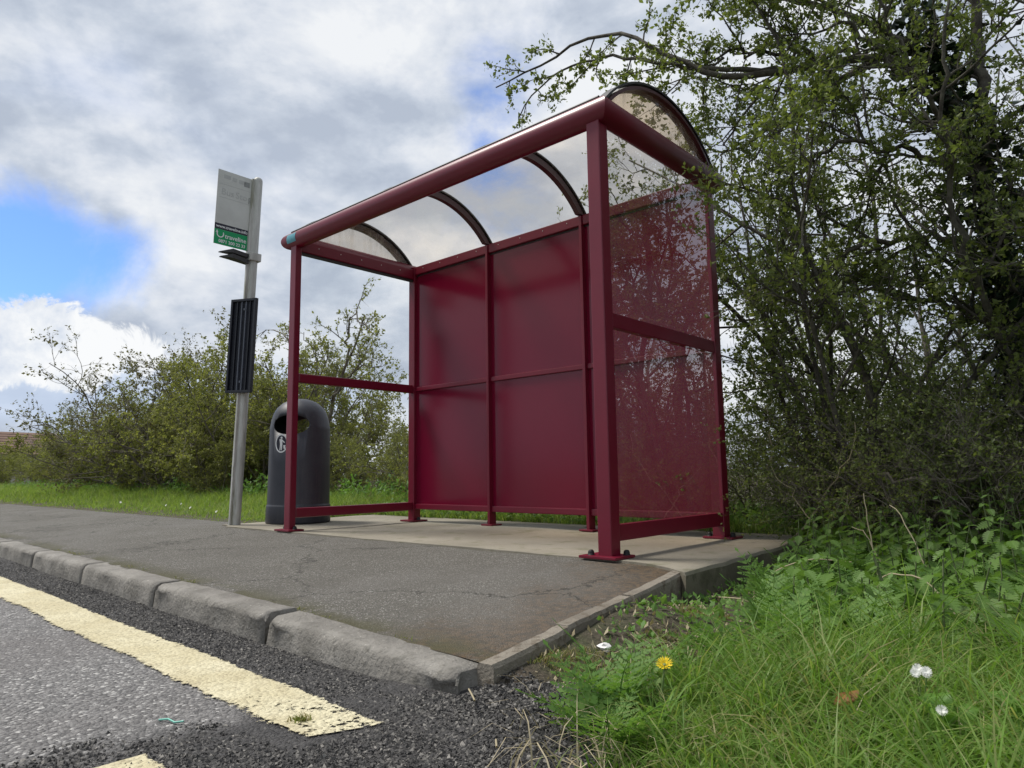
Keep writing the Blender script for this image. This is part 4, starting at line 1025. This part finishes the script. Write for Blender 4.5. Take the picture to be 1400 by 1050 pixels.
tag(mobj('tall_grass', blades('tall_grass', x, y, verge_z(x, y) - .006, rng, .205 + 0 * x, .0078, M['grass'], 1.25, 5, .45)), 'long arching blades standing out of the verge grass', 'grass', kind='stuff')
# dry dead blades at the rim of the grass
n = 1700; x = .74 + rng.random(n) * 1.3; y = -1.72 + rng.random(n) * 1.1; k = (np.abs(x - xb(y)) < .16) | ((rng.random(n) < .35) & (x > xb(y))) & (rng.random(n) < np.clip((y + 1.75) * 2.2, .08, .8)); x, y = x[k], y[k]
tag(mobj('dry_grass', blades('dry_grass', x, y, np.minimum(verge_z(x, y), ZR + .05) + .0, rng, .14 + 0 * x, .004, M['straw'], 1.9, 4, 1.3)), 'dry straw-coloured grass at the rim of the verge', 'grass', kind='stuff')
# short yellowish turf beside the edging
n = 16000; x = .58 + rng.random(n) * .45; y = -1.42 + rng.random(n) * 1.35
d = np.minimum(np.hypot((x - .74) / .17, (y + 1.16) / .14), np.minimum(np.hypot((x - .80) / .12, (y + .78) / .14), np.hypot((x - .66) / .07, (y + .45) / .12)))
k = (x > edge_x(y) + .04) & (d + .35 * vnoise(x, y, 9, 3) < 1) & (rng.random(n) < .75); x, y = x[k], y[k]
tag(mobj('turf', blades('turf', x, y, verge_z(x, y) - .004, rng, .028 + 0 * x, .0035, M['moss'], 1.2, 2, .8)), 'short yellowish turf beside the path edging', 'grass', kind='stuff')
# small ground weeds and leaf litter on the bare soil by the slab
n = 1500; x = .44 + rng.random(n) * .75; y = -.95 + rng.random(n) * 1.7; k = (x > edge_x(np.minimum(y, 0)) + .05); x, y = x[k], y[k]
c = np.stack([x, y, verge_z(x, y) + .006 + .03 * rng.random(len(x)) ** 2], 1)
tag(mobj('weeds', leaf_mesh('weeds', c, rng, .026, M['leaf_parsley'], 2.2, .8)), 'small green weeds on the bare soil beside the slab', 'weeds', kind='stuff')
n = 2600; x = .44 + rng.random(n) * 1.2; y = -1.3 + rng.random(n) * 2.6; k = (x > edge_x(np.minimum(y, 0)) + .04); x, y = x[k], y[k]
c = np.stack([x, y, verge_z(x, y) + .003], 1)
tag(mobj('leaf_litter', leaf_mesh('leaf_litter', c, rng, .022, M['straw'], 4.0, .45)), 'dry leaf litter and twigs on the soil', 'leaf litter', kind='stuff')
n = 14000; x = 1.9 + rng.random(n) * 2.8; y = -1.6 + rng.random(n) * 3.6
tag(mobj('verge_grass', blades('verge_grass_right', x, y, verge_z(x, y) - .006, rng, .16 + 0 * x, .008, M['grass'], 1.0, 3, .5)), 'long grass continuing to the right of the nettle patch', 'grass', kind='stuff')
# left verge grass strip, far grass and cover behind the slab
n = 60000; x = -3.95 - 26 * rng.random(n) ** 2.0; y0 = pav_back(x) + .02; y = y0 + rng.random(n) ** .8 * (3.6 + .10 * np.clip(-x - 10, 0, 20))
rim_ = np.clip((y - y0) / .5, .25, 1)
tag(mobj('verge_grass', blades('verge_grass', x, y, verge_z(x, y) - .005, rng, (.07 + .10 * np.clip((y - y0 - .8) / 1.2, 0, 1)) * rim_ * (1 + .02 * -x) * (1.0 + .4 * vnoise(x, y, 2.3, 5)) , .007 * (1 + .05 * -x), M['grass_far'], .9, 2, .5)), 'mown green grass along the left pavement', 'grass', kind='stuff')
n = 9000; x = -4.2 - 24 * rng.random(n) ** 1.6; yb_ = 2.55 + .055 * np.clip(-x - 8, 0, 30) + .35 * vnoise(x, 0 * x, .8, 3); y = yb_ + rng.random(n) * 1.1
hz_ = (.10 + .28 * rng.random(n) ** 1.5) * (.7 + .5 * vnoise(x, y, 1.1, 8))
tag(mobj('hedge_weeds', leaf_mesh('hedge_weeds', np.stack([x, y, verge_z(x, y) + np.maximum(hz_, .02)], 1), rng, .07, M['leaf_parsley'], .8, .5)), 'tall leafy weeds along the foot of the left hedge', 'weeds', kind='stuff')
n = 14000; x = -3.95 + 4.6 * rng.random(n); y = 1.60 + rng.random(n) ** 1.4 * 1.8
tag(mobj('verge_grass', blades('verge_grass_back', x, y, verge_z(x, y) - .005, rng, .11 + 0 * x, .007, M['grass_far'], .9, 2, .6)), 'grass behind the concrete slab under the back wall', 'grass', kind='stuff')
n = 6000; x = -3.9 + 4.4 * rng.random(n); y = 1.58 + rng.random(n) * 1.0
tag(mobj('ground_ivy', leaf_mesh('ground_ivy', np.stack([x, y, verge_z(x, y) + .02 + .12 * rng.random(n)], 1), rng, .04, M['leaf_nettle'], 1.5, .8)), 'leafy ground cover behind the back wall', 'ground cover', kind='stuff')

# nettles
def serrated(name, ln, wd, m, teeth=7):
    V = []; F = []
    mid = []
    n = teeth
    for i in range(n + 1):
        u = i / n; V.append((u * ln, 0, -.10 * ln * u * u + .0)); mid.append(len(V) - 1)
    for s in (-1, 1):
        prev = 0
        for i in range(n):
            u = (i + .25) / n; uo = (i + .8) / n
            w0 = wd * .5 * math.sin(math.pi * min(1, (u * .92 + .08)) ** .75); w1 = w0 * 1.0 + .06 * wd
            V.append(((u) * ln, s * w0 * .86, -.10 * ln * u * u + .16 * w0)); V.append((uo * ln + .03 * ln, s * w1, -.10 * ln * uo * uo + .16 * w1)); a, b = len(V) - 2, len(V) - 1
            F += [(mid[i], mid[i + 1], b, a)] if s > 0 else [(mid[i + 1], mid[i], a, b)]
            prev = b
    return mesh(name, V, F, m, False)
nl = [serrated('nettle_leaf', .118, .078, M['leaf_nettle']), serrated('nettle_leaf', .090, .060, M['leaf_nettle'])]
rng = np.random.default_rng(61); rnd = random.Random(8)
NP = []
tries = 0
while len(NP) < 175 and tries < 6000:
    tries += 1; x = .50 + rng.random() * 1.35; y = -.72 + rng.random() * 2.25
    if x < .56 + max(0, .35 - y) * .50: continue
    if x < .52 or (y < -.2 and x < .95): continue
    if all(math.hypot(x - a, y - b) > .072 for a, b in NP): NP.append((x, y))
def nettle_words(x, y):
    if y < -.15: return 'low leafy nettle at the front of the patch, rising out of the long grass', 'nettle', 'nettles at the edge of the long grass'
    if x < .85: return 'leafy nettle crowding the side of the concrete slab', 'nettle', 'nettles against the slab'
    if y > .75: return 'tall leafy nettle at the foot of the hawthorns', 'nettle', 'nettles at the foot of the hawthorns'
    return 'leafy green nettle in the middle of the patch, among dry stalks', 'nettle', 'nettles in the middle of the patch'
for i, (x, y) in enumerate(NP):
    h = .14 + .12 * rng.random() + .16 * min(1, max(0, (y - .1) / 1.0)) + .05 * (x > 1.2)
    zb_ = float(verge_z(x, y)); t = tag(empty('nettle', (x, y, zb_ - .01), (rng.normal() * .12, rng.normal() * .12, rng.random() * 6.3)), *nettle_words(x, y))
    path_tube('stem', [(0, 0, 0), (.004, 0, h * .5), (0, .004, h)], [.0035, .003, .002], 5, M['stem_red'], t)
    nn = 4 if h < .26 else 6
    for k in range(nn):
        zz_ = h * (.28 + .70 * k / (nn - 1)); s = (1.15 - .18 * k) * (.85 + .35 * rng.random()); a0 = k * math.pi / 2 + rng.normal() * .2
        for q in (0, math.pi):
            mobj('leaf', nl[0 if k < 2 else 1], t, (0, 0, zz_), (rng.normal() * .25, R(18 + 34 * rng.random()) - .06 * k, a0 + q + rng.normal() * .15), s)
# cow parsley: feathery fronds
def frond(name, ln, m, rng):
    V = []; F = []
    def leaflet(p, d, s, up):
        d = d / np.linalg.norm(d); sd_ = np.cross(d, up); b = len(V)
        for q in (p, p + d * s * .5 + sd_ * s * .28, p + d * s, p + d * s * .5 - sd_ * s * .28): V.append(tuple(q))
        F.append((b, b + 1, b + 2, b + 3))
    up = np.array([0, 0, 1.])
    nst = 7
    for i in range(nst):
        u = .30 + .7 * i / (nst - 1); base = np.array([u * ln, 0, .16 * ln * math.sin(u * 2.4)]); pl = ln * .46 * (1.05 - u)
        for s in (-1, 1):
            d = np.array([.62, s * .9, -.08]); d /= np.linalg.norm(d)
            for j in range(6):
                v = .12 + j / 6.0; p = base + d * pl * v; sz = pl * .34 * (1.15 - .7 * v)
                for s2 in (-1, 1): leaflet(p, d + s2 * np.array([-d[1], d[0], 0]) * .95 + np.array([0, 0, rng.normal() * .15]), sz, up)
            leaflet(base + d * pl, d, pl * .3, up)
    leaflet(np.array([ln, 0, .16 * ln * math.sin(2.4)]), np.array([1., 0, -.1]), ln * .1, up)
    P = np.array([[(u * ln, 0, .16 * ln * math.sin(u * 2.4)) for u in np.linspace(0, 1, 8)]]); tv, tf = tubes(P, np.linspace(.0022, .0008, 8)[None], 4); b = len(V)
    V += [tuple(q) for q in tv]; F += [tuple(int(i) + b for i in f) for f in tf]
    return mesh(name, V, F, m)
rng = np.random.default_rng(71); fr = [frond('frond', l, M['leaf_parsley'], rng) for l in (.22, .18)]
CP = [(.90, -1.16), (.93, -1.36), (1.0, -1.50), (.98, -.90), (1.06, -.72), (1.22, -.62), (.93, -.52), (.86, -.30), (.98, -.30), (1.10, -.46), (.74, .02), (.82, .20), (1.28, -.12), (1.50, .05), (1.02, -.05), (.68, .42), (1.66, -.25), (1.38, .30), (.86, .55), (1.18, .12), (1.58, .38)]
for i, (x, y) in enumerate(CP):
    t = tag(empty('cow_parsley', (x, y, float(verge_z(x, y)) - (.005 if y > -1 else .012)), (0, 0, rng.random() * 6)), *(('feathery low weed clump at the road edge around the dandelion', 'weed', 'feathery weeds round the dandelion') if y < -1 else ('feathery bright green cow parsley clump in the gap between grass and nettles', 'cow parsley', 'cow parsley before the nettles') if y < -.2 else ('feathery cow parsley clump growing among the nettles', 'cow parsley', 'cow parsley among the nettles')))
    nf = 7
    for k in range(nf):
        mobj('frond', fr[k % 2], t, (0, 0, .0), (rng.normal() * .25, -R(28 + 30 * rng.random()), k * 2 * math.pi / nf + rng.normal() * .25), .8 + .4 * rng.random())
# dry stalks among the nettles
rng = np.random.default_rng(81)
for pts, lab in (([(1.02, .35, -.05), (1.00, .36, .12), (.985, .36, .30)], 'tall dry stalk standing upright in the nettles'),
                 ([(1.22, .30, -.04), (1.17, .33, .10), (1.12, .35, .22), (1.07, .38, .25)], 'dry stalk bent over at its tip among the nettles'),
                 ([(1.38, -.20, -.05), (1.30, -.18, .055), (1.18, -.16, .06), (1.14, -.16, -.02)], 'dry stalk folded to the right above the long grass'),
                 ([(.60, .18, -.08), (.70, .14, .0), (.84, .16, .05), (.97, .2, .04)], 'pale dry blade arching beside the slab corner'),
                 ([(.50, -.05, -.10), (.66, -.12, -.085), (.80, -.20, -.10)], 'thin dry stalk lying on the soil below the slab'),
                 ([(.98, .55, .0), (.92, .56, .13), (.86, .60, .14)], 'short dry stalk curled over in the nettles'),
                 ([(1.45, .95, .05), (1.55, .9, .30), (1.62, .85, .36)], 'dry stalk at the right edge above the nettles')):
    P = limb(pts, 10, rng, .002); o = path_tube('dry_stalk', P - P[0], list(np.linspace(.0032, .0018, 11)), 5, M['straw']); o.location = P[0]; tag(o, lab, 'stalk', 'dry stalks in the verge')

# dandelion, daisies, dock, dead leaf, litter
def toothed(name, ln, wd, m):
    n = 6; V = []; F = []
    for i in range(n + 1):
        u = i / n; w = wd * .5 * (u ** .6) * (1 - u ** 4 * .7) * (1.0 if i % 2 else .45) + .002
        z = .45 * ln * math.sin(u * 2.2) * .5
        V += [(u * ln, -w, z), (u * ln, 0, z - .1 * w), (u * ln, w, z)]
    for i in range(n): F += [(3 * i, 3 * i + 1, 3 * i + 4, 3 * i + 3), (3 * i + 1, 3 * i + 2, 3 * i + 5, 3 * i + 4)]
    return mesh(name, V, F, m, True)
def flower_head(name, nrings, m, rad, rng, cup=.35):
    V = []; F = []
    for r_i in range(nrings):
        rr = rad * (1 - .24 * r_i); k = 22 - 4 * r_i
        for i in range(k):
            a = 2 * math.pi * (i + .5 * (r_i % 2)) / k + rng.normal() * .05; da = math.pi / k * .75; el_ = cup + .22 * r_i + rng.normal() * .06
            c_, s_ = math.cos(el_), math.sin(el_); b = len(V)
            V += [(0, 0, 0), (rr * .75 * c_ * math.cos(a - da), rr * .75 * c_ * math.sin(a - da), rr * .75 * s_), (rr * c_ * math.cos(a), rr * c_ * math.sin(a), rr * s_), (rr * .75 * c_ * math.cos(a + da), rr * .75 * c_ * math.sin(a + da), rr * .75 * s_)]
            F.append((b, b + 1, b + 2, b + 3))
    return mesh(name, V, F, m)
rng = np.random.default_rng(91)
dl = toothed('leaf', .12, .032, M['leaf_dock'])
def dandelion(loc, h, lean, label, sc=1.0, leaves=7, group='dandelions'):
    t = tag(empty('dandelion', loc), label, 'dandelion', group)
    path_tube('stem', [(0, 0, 0), (lean[0] * .4, lean[1] * .4, h * .6), (lean[0], lean[1], h)], .0028, 7, M['stem'], t)
    f = mobj('flower', flower_head('flower', 4, M['dandelion'], .021 * sc, rng), t, (lean[0], lean[1], h), (R(30), R(12), 0))
    mobj('sepal', lathe('sepal', [(.0, -.012), (.005, -.011), (.0075, -.004), (.006, .003), (0, .004)], 10, M['stem']), f)
    for k in range(leaves): mobj('leaf', dl, t, (0, 0, .0), (0, -R(20 * rng.random()), k * 2 * math.pi / leaves + rng.normal() * .2), .8 + .4 * rng.random())
dandelion((1.03, -1.35, -.135), .118, (.004, .02), 'yellow dandelion flowering at the front of the long grass')
dandelion((-4.35, .72, .0), .10, (.01, 0), 'small yellow dandelion in the grass beside the pole', 1.2, 5)
def daisy(loc, h, lab, rad, heads=1):
    t = tag(empty('white_flower', loc), lab, 'flower', 'white flowers in the grass')
    for k in range(heads):
        dx, dy = (0, 0) if heads == 1 else (.011 * math.cos(k * 2.1), .011 * math.sin(k * 2.1))
        path_tube('stem', [(0, 0, 0), (dx * .3, dy * .3, h * .6), (dx, dy, h + .004 * (k % 2))], .0014, 5, M['stem'], t)
        mobj('flower', flower_head('flower', 2, M['petal'], rad, rng, .3), t, (dx, dy, h + .004 * (k % 2)), (R(50), R(18), 0))
daisy((1.50, -1.20, -.13), .150, 'cluster of small white flowers standing in the long grass', .0105, 5)
daisy((1.565, -1.36, -.13), .135, 'single white daisy low at the lower right', .010, 1)
for i, (x, y) in enumerate([(-5.2, .62), (-6.1, .75), (-7.0, .85), (-7.4, 1.2), (-8.6, .9), (-9.2, 1.1)]):
    daisy((x, y, float(verge_z(x, y))), .07, 'tiny white daisy in the mown grass beside the left pavement', .016, 1)
# dock with broad oval leaves
V = []; F = []; n = 8
for i in range(n + 1):
    u = i / n; w = .032 * math.sin(math.pi * (u * .93 + .06)) ** .8
    z = .05 * math.sin(u * 2.6)
    V += [(u * .10, -w, z + w * .25), (u * .10, 0, z), (u * .10, w, z + w * .25)]
for i in range(n): F += [(3 * i, 3 * i + 1, 3 * i + 4, 3 * i + 3), (3 * i + 1, 3 * i + 2, 3 * i + 5, 3 * i + 4)]
dkl = mesh('leaf', V, F, M['leaf_dock'], True)
for x, y, lab in ((1.56, -1.27, 'broad-leaved green dock at the lower right corner'), (1.66, -1.15, 'broad-leaved green dock at the right edge of the grass'), (.92, -1.22, 'small round-leaved weed left of the dandelion')):
    t = tag(empty('dock', (x, y, float(verge_z(x, y)) - .0)), lab, 'weed', 'docks in the grass')
    for k in range(6):
        st_h = .05 + .05 * rng.random() if x > 1.2 else .015
        a = k * 1.05 + rng.normal() * .2; px_, py_ = .03 * math.cos(a), .03 * math.sin(a)
        lf_ = mobj('leaf', dkl, t, (px_, py_, st_h), (rng.normal() * .2, -R(10 + 30 * rng.random()), a), (.45 + .3 * rng.random()) * (1 if x > 1.2 else .8))
        path_tube('stem', [(0, 0, 0), (px_, py_, st_h)], .002, 5, M['stem'], t)
V = [(0, 0, 0), (.018, .02, .006), (.05, .018, .0), (.07, 0, .012), (.05, -.018, .008), (.02, -.016, -.004)]
o = mobj('dead_leaf', mesh('dead_leaf', V, [(0, 5, 4, 3), (0, 3, 2, 1)], M['dead_leaf']), None, (1.365, -1.275, -.045), (R(25), R(-20), R(40)), .8); tag(o, 'curled orange-brown dead leaf caught in the long grass', 'leaf')
bm = bmesh.new(); bmesh.ops.create_icosphere(bm, subdivisions=2, radius=.017)
for v in bm.verts: v.co = Vector((v.co.x * 1.1, v.co.y * .9, v.co.z * .5)) * (1 + .35 * rng.normal())
o = mobj('paper_scrap', bm_mesh('paper_scrap', bm, M['paper']), None, (.66, -1.02, float(verge_z(.66, -1.02)) + .008)); tag(o, 'small crumpled white paper scrap on the soil beside the edging', 'litter')
o = path_tube('plastic_strip', [(0, 0, 0), (.02, .012, .003), (.045, .016, .0), (.06, .03, .002)], .0022, 5, M['plastic_bit']); o.location = (.12, -2.02, ZR + .003); tag(o, 'thin turquoise plastic strip lying on the road', 'litter')
for pts, lab in (([(.60, -1.50, -.115), (.64, -1.53, -.112), (.675, -1.555, -.113)], 'pale twig against the end of the kerb'), ([(.84, -1.66, -.13), (.87, -1.69, -.128)], 'short pale twig on the chippings')):
    P = np.array(pts); o = path_tube('twig', P - P[0], .0022, 5, M['straw']); o.location = P[0] + np.array([0, 0, .006]); tag(o, lab, 'twig')
# weed tuft growing through the yellow line
n = 60; x = .375 + rng.normal(0, .010, n); y = -1.81 + rng.normal(0, .008, n)
tag(mobj('weed_tuft', blades('weed_tuft', x, y, ZR + 0 * x, rng, .022 + 0 * x, .004, M['moss'], 1.2, 2, .9)), 'tiny green weed tuft growing through the yellow line', 'weed')
# tufts along the back of the kerb
n = 700; x = -3.5 + 4.0 * rng.random(n); k = vnoise(x, 0 * x, 2.2, 8) > .25; x = x[k]; y = kerb_yv(x) + KW + .012 + .01 * rng.normal(size=len(x))
tag(mobj('moss', blades('moss', x, y, pav_z(x, y) - .003, rng, .016 + 0 * x, .004, M['moss'], 1.2, 2, .9)), 'moss and tiny weeds in the joint behind the kerb', 'moss', kind='stuff')
# loose tarmac chippings
rng = np.random.default_rng(17)
def chips(n, fx, fy, size, sink=.35):
    x, y = fx, fy; n = len(x); ang_ = rng.random((n, 3)) * 6.28
    base = np.array([(1, 0, 0), (-1, 0, 0), (0, 1, 0), (0, -1, 0), (0, 0, 1), (0, 0, -1)], float)
    s = size * (.5 + rng.random(n) ** 2 * 1.3)
    V = base[None] * (.6 + .55 * rng.random((n, 6, 1))) * np.array([1, 1, .75]) + rng.normal(0, .16, (n, 6, 3))
    c_, s_ = np.cos(ang_), np.sin(ang_)
    Vx = V[..., 0] * c_[:, None, 0] - V[..., 1] * s_[:, None, 0]; Vy = V[..., 0] * s_[:, None, 0] + V[..., 1] * c_[:, None, 0]; Vz = V[..., 2]
    Vy2 = Vy * c_[:, None, 1] - Vz * s_[:, None, 1]; Vz2 = Vy * s_[:, None, 1] + Vz * c_[:, None, 1]
    V = np.stack([Vx, Vy2, Vz2], -1) * s[:, None, None]
    zg = road_z(x, y); zg = np.where((y > -1.5) & (x > .6), np.maximum(zg, np.where(y < -1.40, ZR + (y + 1.62) * .06, verge_z(x, y))), zg)
    V += np.stack([x, y, zg + s * sink], -1)[:, None]
    T = np.array([(0, 2, 4), (2, 1, 4), (1, 3, 4), (3, 0, 4), (2, 0, 5), (1, 2, 5), (3, 1, 5), (0, 3, 5)])
    return V.reshape(-1, 3), (np.arange(n)[:, None, None] * 6 + T[None]).reshape(-1, 3)
n = 95000; x = -.1 + rng.random(n) * 1.45; y = -2.5 + rng.random(n) * 1.25
w = .16 * vnoise(x, y, 4, 2)
fade = np.clip((x - y * .25 + w - .66) / .4, 0, 1) * np.clip((1.25 - x + .5 * w - (y + 1.75) * .55) / .3, .0, 1) * np.clip((-1.30 + .5 * w - y) / .12, .03, 1)
inkerb = (x < .585) & (y > kerb_yv(x) - .006)
line_ = (x < .52) & (y < -1.64) & (y > -1.92)
k = (rng.random(n) < fade) & ~inkerb & ~(line_ & (rng.random(n) < .93)); V1, F1 = chips(0, x[k], y[k], .0045, .0)
n = 42000; x = -4.2 + 4.8 * rng.random(n) ** .6; y = -1.70 + rng.random(n) * .34
k = (y < kerb_yv(x) - .003) & ((y > -1.665 - .022 * (x + 1)) | (rng.random(n) < .02)); V2, F2 = chips(0, x[k], y[k], .0040, -.05)
V = np.concatenate([V1, V2]); F = np.concatenate([F1, F2 + len(V1)])
tag(mobj('chippings', fastmesh('chippings', V, F, M['chip'])), 'loose black tarmac chippings along the kerb and road edge', 'gravel', kind='stuff')
